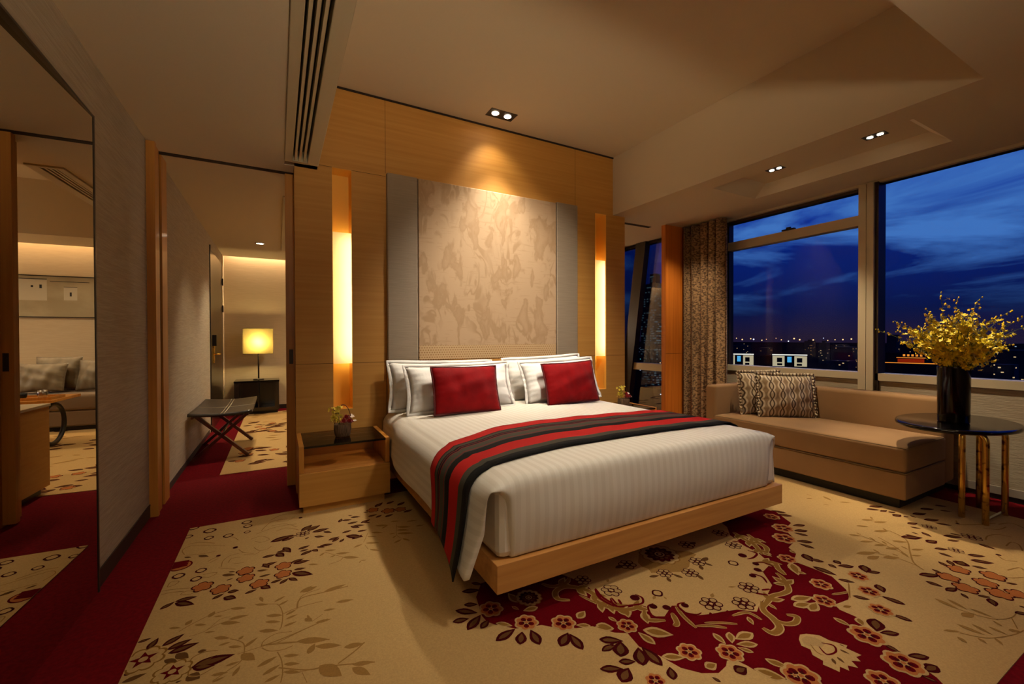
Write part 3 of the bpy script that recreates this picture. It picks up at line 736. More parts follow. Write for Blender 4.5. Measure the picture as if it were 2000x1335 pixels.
L m 2.432 1.247 2.385 1.178 .5;L m 2.436 1.149 2.397 1.214 .3;L m 2.432 1.13 2.424 1.087 .5;L m 2.5 1.135 2.482 1.096 .7;
L m 2.517 1.056 2.451 1.099 .3;L m 2.338 1.155 2.352 1.055 .3;L g 2.413 1.305 2.4 1.265 .5;L g 2.282 1.228 2.191 1.144 .3;
L g 2.236 1.132 2.212 1.184 .3;F a 2.932 .793 .047;F a 2.796 .791 .046;F a 2.744 .718 .049;F a 2.997 .692 .049;F a 2.881 .689 .047;F a 2.814 .629 .05;
F a 2.881 .587 .046;L m 2.949 .872 2.918 .821 .3;L m 3.006 .855 2.956 .813 .3;L m 2.995 .805 3.057 .813 .8;L m 2.703 .867 2.786 .815 .3;
L m 2.825 .859 2.812 .813 .3;L m 2.658 .83 2.668 .771 .4;L m 2.638 .754 2.711 .737 .3;L m 2.671 .714 2.642 .682 .3;L m 3.037 .775 3.066 .725 .35;
L m 2.964 .643 2.995 .614 .3;L m 2.709 .671 2.745 .641 .3;L m 2.727 .64 2.666 .607 .4;L m 3.17 .824 3.233 .774 .3;L m 3.109 .798 3.172 .728 .25;
L m 3.109 .935 3.166 .896 .3;L m 3.072 .909 3.07 .849 .35;F c 3.183 .871 .034;F c 3.473 .887 .047;F c 3.438 1.058 .037;L m 3.123 1.081 3.221 1.018 .25;
L m 3.182 1.084 3.209 1.042 .3;L m 3.309 1.052 3.275 .996 .3;L m 3.169 .985 3.239 .964 .5;L m 3.381 1.14 3.447 1.114 .4;L m 3.338 1.114 3.364 1.069 .3;
L m 3.257 1.081 3.253 1.045 .3;L m 3.542 1.114 3.626 1.068 .3;L m 3.543 1.061 3.583 .998 .3;L m 3.354 .971 3.428 .912 .15;L m 3.299 .939 3.351 .902 .2;
L m 3.43 .966 3.45 .918 .3;L m 3.396 .843 3.384 .768 .3;L m 3.433 1.37 3.494 1.323 .25;L m 3.5 1.382 3.582 1.336 .15;L m 3.463 1.305 3.525 1.294 .3;
L m 3.494 1.276 3.537 1.252 .4;L m 3.448 1.233 3.515 1.218 .5;L m 3.492 1.197 3.52 1.181 .5;L m 3.553 1.186 3.538 1.149 .3;
L m 3.593 1.186 3.685 1.147 .3;L m 3.744 1.197 3.825 1.152 .3;L m 3.912 1.178 3.957 1.128 .3;L b 3.826 1.127 3.871 1.078 .3;
L m 3.958 1.078 3.987 1.037 .3;D m 3.31 .746 .011;D m 3.647 .993 .01;L t 3.201 1.303 3.271 1.265 .3;L t 3.308 1.299 3.272 1.275 .3;
L t 3.226 1.247 3.306 1.213 .3;L t 3.076 1.279 3.127 1.234 .3;L t 3.077 1.19 3.166 1.15 .3;L t 3.175 1.184 3.143 1.153 .3;
L t 2.898 1.242 2.944 1.198 .3;L t 2.966 1.232 2.953 1.202 .3;L t 2.855 1.168 2.923 1.13 .3;L t 2.963 1.169 2.939 1.13 .3;L t 2.87 1.109 2.94 1.078 .3;
L t 2.97 1.113 2.94 1.078 .3;L t 2.88 1.062 2.956 1.029 .3;L t 3.02 1.085 3.082 1.033 .3;L t 2.989 1.035 2.971 .996 .3;L t 2.983 .989 3.052 .959 .3;
L t 2.905 .963 2.951 .937 .3;L t 2.909 1.007 2.868 .961 .3;L t 2.677 1.112 2.794 1.063 .2;L t 2.812 1.092 2.789 1.05 .3;L t 2.667 1.058 2.751 1.041 .4;
L t 2.752 1.025 2.827 .984 .4;L t 2.842 1.021 2.838 .993 .5;S t .006 3.008 1.145 2.947 1.042 2.868 .961;S t .006 2.944 1.198 2.922 1.072 2.89 .979;
S t .007 3.166 1.15 3.108 1.054 2.942 .981 2.825 .927 2.776 .872;S t .006 2.777 1.057 2.81 .993 2.8 .899;S t .006 3.239 1.272 3.263 1.216;
L t 3.373 1.71 3.378 1.678 .3;L t 3.28 1.662 3.332 1.647 .3;L t 3.436 1.631 3.397 1.556 .3;L t 3.278 1.556 3.291 1.523 .3;
L t 3.417 1.518 3.473 1.474 .3;S k .008 3.703 1.014 3.648 .982 3.75 .925 3.864 .883;S k .007 3.498 .838 3.578 .847 3.652 .824 3.669 .778;
S k .006 3.305 .749 3.263 .713 3.301 .678;S k .007 3.131 .676 3.216 .656 3.202 .636;S k .007 3.488 .758 3.578 .759 3.571 .729 3.482 .697;
S k .008 3.851 .869 3.946 .837 3.907 .778;S k .006 3.038 .676 3.048 .645 3.109 .618;S k .007 3.695 .896 3.749 .846 3.84 .835;
"""
class Rug:
    def __init__(s, x0, x1, y0, y1):
        s.bd = (x0, x1, y0, y1)
        s.b = B(); s.n = 0
        s.b.mi = 0
        s.b.box(x0, x1, y0, y1, 0.0, .0040)
    def poly(s, pts, c, z):
        x0, x1, y0, y1 = s.bd
        q = []
        for x, y in pts:
            x = min(max(x, x0 + .001), x1 - .001); y = min(max(y, y0 + .001), y1 - .001)
            if not q or abs(x - q[-1][0]) + abs(y - q[-1][1]) > 1e-4:
                q.append((x, y))
        if len(q) < 3:
            return
        a = sum(q[i][0] * q[(i + 1) % len(q)][1] - q[(i + 1) % len(q)][0] * q[i][1] for i in range(len(q)))
        if abs(a) < 1e-5:
            return
        if a < 0:
            q.reverse()
        s.n += 1
        zz = .0042 + z * .00022 + s.n * 1e-7
        s.b.mi = PKEY.index(c)
        s.b.face([(x, y, zz) for x, y in q])
    def leaf(s, p, t, w, c, z):
        dx, dy = t[0] - p[0], t[1] - p[1]
        L = math.hypot(dx, dy)
        if L < .01: return
        ux, uy = dx / L, dy / L
        prof = [(0, .05), (.12, .55), (.3, .95), (.48, 1), (.68, .74), (.86, .34), (1, 0)]
        a = [(p[0] + ux * L * k - uy * w * L * .5 * h, p[1] + uy * L * k + ux * w * L * .5 * h) for k, h in prof]
        c2 = [(p[0] + ux * L * k + uy * w * L * .5 * h, p[1] + uy * L * k - ux * w * L * .5 * h) for k, h in reversed(prof[:-1])]
        s.poly(a + c2, c, z)
    def lobes(s, x, y, r, n, c, z, depth=.18, rot=0.0, m=6):
        s.poly([(x + r * (1 - depth + depth * abs(math.cos(n * (a - rot) / 2)) ** .7) * math.cos(a), y + r * (1 - depth + depth * abs(math.cos(n * (a - rot) / 2)) ** .7) * math.sin(a))
                for a in [2 * PI * k / (n * m) for k in range(n * m)]], c, z)
    def star(s, x, y, r, n, c, z, rot=0.0, inner=.42):
        s.poly([(x + (r if k % 2 == 0 else r * inner) * math.cos(rot + PI * k / n), y + (r if k % 2 == 0 else r * inner) * math.sin(rot + PI * k / n)) for k in range(2 * n)], c, z)
    def disc(s, x, y, r, c, z, n=14):
        s.poly([(x + r * math.cos(2 * PI * k / n), y + r * math.sin(2 * PI * k / n)) for k in range(n)], c, z)
    def stroke(s, pts, w, c, z, taper=True):
        # catmull-rom
        P = [pts[0]] + pts + [pts[-1]]
        q = []
        for i in range(1, len(P) - 2):
            for k in range(6):
                t = k / 6
                q.append(tuple(.5 * ((2 * P[i][d]) + (-P[i - 1][d] + P[i + 1][d]) * t + (2 * P[i - 1][d] - 5 * P[i][d] + 4 * P[i + 1][d] - P[i + 2][d]) * t * t
                                     + (-P[i - 1][d] + 3 * P[i][d] - 3 * P[i + 1][d] + P[i + 2][d]) * t ** 3) for d in (0, 1)))
        q.append(pts[-1])
        L, R_ = [], []
        n = len(q)
        for i in range(n):
            a, b_ = q[max(0, i - 1)], q[min(n - 1, i + 1)]
            dx, dy = b_[0] - a[0], b_[1] - a[1]
            l = math.hypot(dx, dy) or 1
            f = 1.0
            if taper:
                f = min(1, .45 + 2.5 * min(i, n - 1 - i) / n)
            L.append((q[i][0] - dy / l * w * f / 2, q[i][1] + dx / l * w * f / 2))
            R_.append((q[i][0] + dy / l * w * f / 2, q[i][1] - dx / l * w * f / 2))
        for i in range(n - 1):
            s.poly([L[i], R_[i], R_[i + 1], L[i + 1]], c, z)
    def flower(s, st, x, y, r, rot=0.4):
        x0, x1, y0, y1 = s.bd
        if not (x0 + .01 < x < x1 - .01 and y0 + .01 < y < y1 - .01): return
        if st == 'a':
            s.lobes(x, y, r, 5, 'mar', 5, .3, rot); s.lobes(x, y, r * .86, 5, 'orange', 6, .3, rot)
        elif st == 'b':
            s.lobes(x, y, r, 7, 'edge', 5, .22, rot); s.lobes(x, y, r * .85, 7, 'orange', 6, .25, rot)
            for k in range(5):
                a = rot + 2 * PI * k / 5
                s.disc(x + r * .42 * math.cos(a), y + r * .42 * math.sin(a), r * .22, 'red', 7, 8)
            s.star(x, y, r * .5, 5, 'mar', 8, rot, .5); s.star(x, y, r * .3, 5, 'edge', 9, rot + .6, .5); s.disc(x, y, r * .13, 'orange', 10, 8)
        elif st == 'c':
            for k in range(6):
                a = rot + 2 * PI * k / 6
                s.disc(x + r * .62 * math.cos(a), y + r * .62 * math.sin(a), r * .38, 'mar', 5)
            for k in range(6):
                a = rot + 2 * PI * k / 6
                s.disc(x + r * .64 * math.cos(a), y + r * .64 * math.sin(a), r * .26, 'khaki', 6)
            s.disc(x, y, r * .28, 'mar', 7); s.disc(x, y, r * .16, 'cream', 8)
        elif st == 'd':
            s.lobes(x, y, r, 8, 'gold', 5, .2, rot); s.lobes(x, y, r * .88, 8, 'cream', 6, .2, rot)
            s.lobes(x, y, r * .66, 7, 'edge', 7, .2, rot); s.star(x, y, r * .62, 5, 'red', 8, rot, .45); s.disc(x, y, r * .2, 'edge', 9)
        elif st == 'e':
            s.lobes(x, y, r * 1.08, 12, 'gold', 5, .15, rot); s.lobes(x, y, r, 12, 'khaki', 6, .15, rot); s.lobes(x, y, r * .78, 12, 'mar', 7, .25, rot)
            for k in range(10):
                a = rot + 2 * PI * k / 10
                s.disc(x + r * .42 * math.cos(a), y + r * .42 * math.sin(a), r * .1, 'brown', 8, 8)
            s.disc(x, y, r * .26, 'khaki', 9); s.disc(x, y, r * .18, 'mar', 10); s.disc(x, y, r * .1, 'khaki', 11)
        elif st == 'o':
            s.disc(x, y, r, 'red', 5, 24); s.disc(x, y, r * .86, 'orange', 6, 24)
            for k in (-.5, -.15, .2, .5):
                s.poly([(x - r * .7, y + r * k), (x + r * .6, y + r * k + .01), (x + r * .6, y + r * k + .025), (x - r * .7, y + r * k + .03)], 'red', 7)
    def parse(s, txt):
        for it in txt.replace('\n', '').split(';'):
            t = it.split()
            if len(t) < 3: continue
            k, c = t[0], t[1]
            v = [float(q) for q in t[2:]]
            if k == 'P':
                cc = {'t2': 'tan', 'g2': 'khaki'}.get(c, c)
                z = {'red': 0, 'cream': 1}.get(c, 2)
                if c == 'cream' and len(s.done) > 0: z = 2.6
                if c == 'cream': s.done.append(1)
                s.poly([(v[i], v[i + 1]) for i in range(0, len(v), 2)], cc, z if c != 'g2' else 2.8)
            elif k == 'F':
                s.flower(c, v[0], v[1], v[2])
            elif k == 'D':
                s.disc(v[0], v[1], v[2], 'mar', 6)
            elif k == 'R':
                s.lobes(v[0], v[1], v[2], 4, 'mar', 5, .1); s.lobes(v[0], v[1], v[2] * .68, 4, 'cream', 6, .1)
            elif k == 'L':
                p, q2, w = (v[0], v[1]), (v[2], v[3]), v[4]
                L = math.hypot(p[0] - q2[0], p[1] - q2[1])
                # photo-read widths are foreshortened: keep leaves botanical
                w = max(w, .34) if c != 't' else max(w, .27)
                if c == 't': s.leaf(p, q2, w, 'tan', 3)
                elif c == 'b': s.leaf(p, q2, w * 1.1, 'brown', 3)
                elif c == 'm':
                    s.leaf(p, q2, w * 1.25, 'mar', 3)
                    a = (p[0] + (q2[0] - p[0]) * .14, p[1] + (q2[1] - p[1]) * .14); e = (p[0] + (q2[0] - p[0]) * .84, p[1] + (q2[1] - p[1]) * .84)
                    s.leaf(a, e, w * .8, 'brown', 4)
                else:
                    s.leaf(p, q2, w * 1.3, 'edge', 3)
                    a = (p[0] + (q2[0] - p[0]) * .12, p[1] + (q2[1] - p[1]) * .12); e = (p[0] + (q2[0] - p[0]) * .88, p[1] + (q2[1] - p[1]) * .88)
                    s.leaf(a, e, w * .95, 'gold', 4)
            elif k == 'S':
                w = v[0]; pp = [(v[i], v[i + 1]) for i in range(1, len(v), 2)]
                if c == 'm': s.stroke(pp, w, 'red', 4.5)
                elif c == 't': s.stroke(pp, w, 'tan', 2.5, False)
                elif c == 'k': s.stroke(pp, w, 'tan', 2.5, False)
                else:
                    big = w > .016
                    s.stroke(pp, w * (1.45 if big else 1.15), 'edge', 3); s.stroke(pp, w * (1.02 if big else .72), 'gold', 4)
                    if big:
                        for i in range(len(pp) - 1):
                            (ax, ay), (bx, by) = pp[i], pp[i + 1]
                            L = math.hypot(bx - ax, by - ay)
                            for q in range(1, int(L / .07) + 1):
                                f = q / (int(L / .07) + 1)
                                mx_, my_ = ax + (bx - ax) * f, ay + (by - ay) * f
                                ux, uy = (bx - ax) / L, (by - ay) / L
                                for sg in (1, -1):
                                    tx, ty = mx_ + ux * .055 - uy * sg * (.035 + w * .5), my_ + uy * .055 + ux * sg * (.035 + w * .5)
                                    s.leaf((mx_, my_), (tx, ty), .5, 'edge', 2.8); s.leaf((mx_, my_), (mx_ + (tx - mx_) * .82, my_ + (ty - my_) * .82), .42, 'gold', 4.1)
        return s
    def finish(s, name, label):
        o = link(name, s.b, M_pile, recalc=False)
        return tag(o, label, 'carpet')
r = Rug(-.475, 4.10, .47, 3.205)
r.done = []
r.parse(MOTIFS)
r.finish('patterned_carpet', 'cream floral carpet panel with a crimson medallion under the bed and sofa')

r = Rug(-.44, 3.9, 4.35, 7.75)
rr = random.Random(5)
for i in range(520):
    x = rr.uniform(-.42, 1.9) if i < 430 else rr.uniform(1.9, 3.8); y = rr.uniform(4.4, 7.7)
    band = math.sin(y * 4.2 + x) > .1
    a = rr.uniform(-.5, .7); L = rr.uniform(.08, .18)
    q = (x + L * math.cos(a), y + L * math.sin(a))
    if band:
        s_ = rr.random()
        if s_ < .12: r.flower('a', x, y, .05)
        else:
            r.leaf((x, y), q, .5, 'mar', 3); r.leaf((x + .01, y), (x + L * .85 * math.cos(a), y + L * .85 * math.sin(a)), .36, 'brown', 4)
    elif i % 3 == 0:
        r.leaf((x, y), q, .3, 'tan', 3)
r.finish('patterned_carpet', 'cream floral carpet panel in the hall and living room beyond the doorway')

# ================================================================== headboard
def art_fabric():
    m = bpy.data.materials.new('moire_fabric')
    m.use_nodes = True
    nt = m.node_tree; b_ = nt.nodes['Principled BSDF']
    b_.inputs['Roughness'].default_value = 0.75; b_.inputs['Sheen Weight'].default_value = 0.2
    tc = N(nt, 'ShaderNodeTexCoord')
    sp = N(nt, 'ShaderNodeSeparateXYZ'); nt.links.new(tc.outputs['Object'], sp.inputs[0])
    def noise(sc, det, dist, loc=(0, 0, 0)):
        mp = N(nt, 'ShaderNodeMapping'); mp.inputs['Scale'].default_value = sc; mp.inputs['Location'].default_value = loc
        no = N(nt, 'ShaderNodeTexNoise'); no.inputs['Scale'].default_value = 1; no.inputs['Detail'].default_value = det; no.inputs['Distortion'].default_value = dist
        nt.links.new(tc.outputs['Object'], mp.inputs[0]); nt.links.new(mp.outputs[0], no.inputs['Vector'])
        return no
    n1 = noise((4.2, 1, 2.2), 3, .9)
    # contour rings
    mu = N(nt, 'ShaderNodeMath', operation='MULTIPLY'); mu.inputs[1].default_value = 46; nt.links.new(n1.outputs['Fac'], mu.inputs[0])
    si = N(nt, 'ShaderNodeMath', operation='SINE'); nt.links.new(mu.outputs[0], si.inputs[0])
    rg = ramp(nt, [(0.0, (0, 0, 0, 1)), (0.55, (0, 0, 0, 1)), (0.95, (1, 1, 1, 1))])
    m01 = N(nt, 'ShaderNodeMapRange'); m01.inputs['From Min'].default_value = -1
    nt.links.new(si.outputs[0], m01.inputs[0]); nt.links.new(m01.outputs[0], rg.inputs[0])
    n2 = noise((4.0, 1, 2.4), 2, .4, (4, 0, 1))
    mk = ramp(nt, [(0.46, (0, 0, 0, 1)), (0.60, (1, 1, 1, 1))]); nt.links.new(n2.outputs['Fac'], mk.inputs[0])
    rm = N(nt, 'ShaderNodeMath', operation='MULTIPLY'); nt.links.new(rg.outputs[0], rm.inputs[0]); nt.links.new(mk.outputs[0], rm.inputs[1])
    # brushed blocks with hanging ends
    n3 = noise((7, 1, 3.4), 5, .35, (2, 0, 7))
    bk = ramp(nt, [(0.52, (0, 0, 0, 1)), (0.56, (1, 1, 1, 1)), (0.66, (.35, .35, .35, 1))]); nt.links.new(n3.outputs['Fac'], bk.inputs[0])
    ad = N(nt, 'ShaderNodeMath', operation='MAXIMUM'); nt.links.new(rm.outputs[0], ad.inputs[0]); nt.links.new(bk.outputs[0], ad.inputs[1])
    # thin horizontal streaks
    n4 = noise((7, 1, 60), 3, .6, (0, 0, 3))
    st = ramp(nt, [(0.58, (0, 0, 0, 1)), (0.66, (.5, .5, .5, 1))]); nt.links.new(n4.outputs['Fac'], st.inputs[0])
    a2 = N(nt, 'ShaderNodeMath', operation='MAXIMUM'); nt.links.new(ad.outputs[0], a2.inputs[0]); nt.links.new(st.outputs[0], a2.inputs[1])
    base = N(nt, 'ShaderNodeMixRGB'); base.inputs[1].default_value = lin((186, 156, 122)); base.inputs[2].default_value = lin((148, 112, 70))
    fm = N(nt, 'ShaderNodeMath', operation='MULTIPLY'); fm.inputs[1].default_value = .52; nt.links.new(a2.outputs[0], fm.inputs[0])
    nt.links.new(fm.outputs[0], base.inputs[0])
    # woven band along the bottom
    ck = N(nt, 'ShaderNodeTexBrick'); ck.inputs['Scale'].default_value = 1; ck.inputs['Brick Width'].default_value = .022; ck.inputs['Row Height'].default_value = .02
    ck.inputs['Mortar Size'].default_value = .005; ck.inputs['Color1'].default_value = lin((150, 112, 66)); ck.inputs['Color2'].default_value = lin((164, 126, 80)); ck.inputs['Mortar'].default_value = lin((196, 166, 124))
    cb = N(nt, 'ShaderNodeCombineXYZ'); nt.links.new(sp.outputs['X'], cb.inputs[0]); nt.links.new(sp.outputs['Z'], cb.inputs[1]); nt.links.new(cb.outputs[0], ck.inputs['Vector'])
    gt = N(nt, 'ShaderNodeMath', operation='LESS_THAN'); gt.inputs[1].default_value = -.63; nt.links.new(sp.outputs['Z'], gt.inputs[0])
    mx = N(nt, 'ShaderNodeMixRGB'); nt.links.new(gt.outputs[0], mx.inputs[0]); nt.links.new(base.outputs[0], mx.inputs[1]); nt.links.new(ck.outputs[0], mx.inputs[2])
    nt.links.new(mx.outputs[0], b_.inputs['Base Color'])
    return m
t = thing('headboard', 'tall upholstered headboard panel with moire fabric centre and grey side pads', 'headboard', (1.73, D - .02, 1.72))
b = B(); b.box(1.034, 2.420, D - .045, D, .965, 2.482, .008, 3); link('center_panel', b, art_fabric(), t)['label'] = 'tan moire-patterned centre panel'
M_pad = mat('grey_sateen_pad', (150, 134, 114), .65, bump=((8, 8, 240), .12), var=((5, 5, 120), (142, 126, 106), .35, .65))
b = B(); b.box(.778, 1.028, D - .050, D, .965, 2.484, .010, 3); link('side_pad', b, M_pad, t)['label'] = 'grey side pad'
b = B(); b.box(2.426, 2.682, D - .050, D, .965, 2.492, .010, 3); link('side_pad', b, M_pad, t)['label'] = 'grey side pad'
b = B(); b.box(.778, 2.682, D - .045, D, .50, .962, .003); link('wood_rail', b, M_maple, t)['label'] = 'maple rail'

# ================================================================== bed
t = thing('bed', 'king-size platform bed with floating maple base', 'bed', (1.72, 2.5, 0))
b = B(); b.box(.749, 2.692, 1.50, 3.50, .140, .254, .002); link('platform', b, M_maple_bed, t)
b = B(); b.box(1.05, 2.39, 2.0, 3.45, .006, .14); link('plinth', b, M_black, t)
b = B(); b.box(.768, 2.665, 1.528, 3.49, .255, .545, .03); link('mattress', b, mat('sheeted_mattress', (222, 215, 203), .8), t)

def linen_mat():
    m = bpy.data.materials.new('striped_sateen')
    m.use_nodes = True
    nt = m.node_tree; b_ = nt.nodes['Principled BSDF']
    uv = N(nt, 'ShaderNodeUVMap'); sp = N(nt, 'ShaderNodeSeparateXYZ'); nt.links.new(uv.outputs[0], sp.inputs[0])
    mu = N(nt, 'ShaderNodeMath', operation='MULTIPLY'); mu.inputs[1].default_value = 2 * PI / .044; nt.links.new(sp.outputs['X'], mu.inputs[0])
    si = N(nt, 'ShaderNodeMath', operation='SINE'); nt.links.new(mu.outputs[0], si.inputs[0])
    r1 = ramp(nt, [(0.45, lin((226, 220, 208))), (0.55, lin((218, 211, 198)))])
    mr = N(nt, 'ShaderNodeMapRange'); mr.inputs['From Min'].default_value = -1; nt.links.new(si.outputs[0], mr.inputs[0]); nt.links.new(mr.outputs[0], r1.inputs[0])
    nt.links.new(r1.outputs[0], b_.inputs['Base Color'])
    r2 = ramp(nt, [(0.45, (.6, .6, .6, 1)), (0.55, (.7, .7, .7, 1))]); nt.links.new(mr.outputs[0], r2.inputs[0]); nt.links.new(r2.outputs[0], b_.inputs['Roughness'])
    return m
M_linen = linen_mat()
def hem(side, y):
    """lower edge height of the side drop"""
    if side < 0:
        if y > 1.95: return .292 + .012 * math.sin(y * 9)
        k = (1.95 - y) / .42
        return .292 - .118 * k * k * (3 - 2 * k)
    if y > 1.9: return .29
    return .29 - .05 * (1.9 - y) / .4
def halfw(side, y):
    if side > 0: return .865
    k = min(1, max(0, (1.95 - y) / .38))
    j = min(1, max(0, (y - 2.95) / .12))
    return .938 - .035 * k * k * (3 - 2 * k) - .05 * j * j * (3 - 2 * j)
def prof(side, s, y, off=0.0):
    """side -1 left, 1 right; s in metres from the centre line; returns x, z on the duvet surface offset by off"""
    zt = .600 + off
    c = 1.722
    half = halfw(side, y)
    # small sag near the head and soft crown
    crown = -.016 * (s / half) ** 2 - .010 * max(0, (y - 2.7)) 
    if s <= half:
        return c + side * s, zt + crown
    r_ = .115
    a = (s - half) / r_
    zc0 = zt - .026
    if a < 1.25:
        return c + side * (half + (r_ + off) * math.sin(a)), zc0 - (r_ + off) * (1 - math.cos(a)) + off * 0
    x0 = half + (r_ + off) * math.sin(1.25); z0 = zc0 - (r_ + off) * (1 - math.cos(1.25))
    d = s - half - r_ * 1.25
    kf = min(1, max(0, (1.95 - y) / .38))
    tilt = (.06 + .25 * kf) if side < 0 else .10
    return c + side * (x0 + d * math.sin(tilt) + .006 * math.sin(y * 14) * min(1, d * 4)), z0 - d * math.cos(tilt)
def smax(side, y):
    half = halfw(side, y)
    zt = .6 - .026 - .115 * (1 - math.cos(1.25))
    return half + .115 * 1.25 + (zt - hem(side, y)) / math.cos(.13)
FY, RR = 1.512, .055
def footdrop(y):
    """z drop of the top as it rolls over the foot edge"""
    if y >= FY + RR: return 0.0
    k = (FY + RR - y) / RR
    return RR * (1 - math.sqrt(max(0, 1 - k * k)))
def duvet():
    b = B(); b.uv = b.m.loops.layers.uv.new('UVMap')
    ys = [3.50, 3.3, 3.1, 2.9, 2.7, 2.5, 2.3, 2.1, 1.95, 1.85, 1.75, 1.68, 1.62, FY + RR, FY + RR * .6, FY + RR * .3, FY + RR * .1, FY]
    nc, ns = 22, 20
    cols = []
    for i in range(-(nc + ns), nc + ns + 1):
        cols.append(i)
    V = {}
    UVc = {}
    for j, y in enumerate(ys):
        yy = max(y, FY + .02)
        for i in cols:
            side = -1 if i < 0 else 1
            a = abs(i)
            half = halfw(side, yy)
            if a <= nc: s = half * a / nc
            else: s = half + (smax(side, yy) - half) * (a - nc) / ns
            x, z = prof(side, s, yy)
            dd = footdrop(y)
            k = 1.0 if a <= nc else max(0, 1 - (a - nc) / 4)
            yv = y if a <= nc + 3 else max(y, FY + .012 + .05 * min(1, (a - nc - 3) / 8))
            if a > nc + 4 and side < 0 and y < 1.66:
                q = min(1, (a - nc - 4) / 8)
                x += .055 * q * ((1.66 - y) / .15) ** 2
                yv = max(y, FY + .012 + .045 * (a - nc) / ns)
            V[(i, j)] = b.m.verts.new((x, yv, z - dd * k))
            UVc[(i, j)] = (side * s, y)
    def quad(keys, src=V, uvs=None):
        f = b.m.faces.new([src[k] for k in keys]); f.smooth = True
        for l, k in zip(f.loops, keys):
            l[b.uv].uv = UVc[k]
    for j in range(len(ys) - 1):
        for i in cols[:-1]:
            quad([(i, j), (i + 1, j), (i + 1, j + 1), (i, j + 1)])
    # foot face
    jl = len(ys) - 1
    nf = 12
    lim = nc + 2
    for k in range(1, nf + 1):
        t_ = k / nf
        for i in range(-lim, lim + 1):
            p = V[(i, jl)].co
            z = p.z + (.256 - p.z) * t_
            bulge = .016 * math.sin(PI * t_) * (1 - (abs(i) / lim) ** 6) + .004 * math.sin(i * 1.3) * t_ * (1 - t_) * 3
            x = p.x + (.0 if abs(i) < lim - 1 else (0.03 * t_ * (1 if i < 0 else -.2)))
            wrap = {lim: .10, lim - 1: .02}.get(abs(i), 0) * min(1, t_ * 5)
            V[(i, jl + k)] = b.m.verts.new((x, p.y - bulge + .012 * t_ + wrap, z))
            UVc[(i, jl + k)] = (UVc[(i, jl)][0], -k * .03)
    for k in range(nf):
        for i in range(-lim, lim):
            quad([(i, jl + k), (i + 1, jl + k), (i + 1, jl + k + 1), (i, jl + k + 1)])
    o = link('duvet', b, M_linen, loc=(1.72, 2.5, .256))
    solidify(o, .012, -1); subsurf(o, 1)
    return tag(o, 'white striped sateen duvet tucked in at the foot of the bed, draping on the left', 'duvet')
duvet()

def runner():
    m = bpy.data.materials.new('striped_runner')
    m.use_nodes = True
    nt = m.node_tree; b_ = nt.nodes['Principled BSDF']; b_.inputs['Roughness'].default_value = .9; b_.inputs['Specular IOR Level'].default_value = .2
    uv = N(nt, 'ShaderNodeUVMap'); sp = N(nt, 'ShaderNodeSeparateXYZ'); nt.links.new(uv.outputs[0], sp.inputs[0])
    R1 = lin((170, 24, 22)); K = lin((8, 7, 8)); G = lin((62, 60, 50)); R2 = lin((110, 18, 26))
    st = [(0, R1), (.165, K), (.185, G), (.245, K), (.27, R2), (.285, K), (.315, R2), (.33, G), (.44, R2), (.455, G), (.475, K), (.585, R1), (.79, G), (.885, K)]
    rp = ramp(nt, st, 'CONSTANT'); nt.links.new(sp.outputs['Y'], rp.inputs[0]); nt.links.new(rp.outputs[0], b_.inputs['Base Color'])
    wv = N(nt, 'ShaderNodeTexNoise'); wv.inputs['Scale'].default_value = 350
    tc = N(nt, 'ShaderNodeTexCoord'); nt.links.new(tc.outputs['Object'], wv.inputs['Vector'])
    bp = N(nt, 'ShaderNodeBump'); bp.inputs['Strength'].default_value = .25; bp.inputs['Distance'].default_value = .003
    nt.links.new(wv.outputs['Fac'], bp.inputs['Height']); nt.links.new(bp.outputs[0], b_.inputs['Normal'])
    b = B(); b.uv = b.m.loops.layers.uv.new('UVMap')
    def P(u, v):
        # u -1..1 across the bed, v 0 far edge .. 1 near edge
        side = -1 if u < 0 else 1
        a = abs(u)
        half = .865
        if side < 0:
            k = min(1, max(0, (a * 1.0 - .30) / .70))
            sh = k * k * (3 - 2 * k)
            yf = 2.375 - .36 * sh; yn = 1.765 - .145 * sh
        else:
            yf = 2.375 - .05 * a; yn = 1.765
        y = yf + (yn - yf) * v
        send = smax(side, y) + (.03 if side < 0 else -.02)
        s = a * send
        x, z = prof(side, s, max(y, FY + .02), .010)
        return Vector((x, y, z + .002 * math.sin(u * 25 + v * 3)))
    nu, nv = 110, 14
    VV = [[b.m.verts.new(P(-1 + 2 * i / nu, j / nv)) for j in range(nv + 1)] for i in range(nu + 1)]
    for i in range(nu):
        for j in range(nv):
            f = b.m.faces.new((VV[i][j], VV[i + 1][j], VV[i + 1][j + 1], VV[i][j + 1])); f.smooth = True
            for l, (p, q) in zip(f.loops, ((i, j), (i + 1, j), (i + 1, j + 1), (i, j + 1))):
                l[b.uv].uv = (p / nu, min(.999, q / nv))
    o = link('bed_runner', b, m, loc=(1.72, 2.07, .61))
    solidify(o, .006, 0)
    return tag(o, 'red, black and grey striped runner laid across the foot of the bed', 'bed runner')
runner()

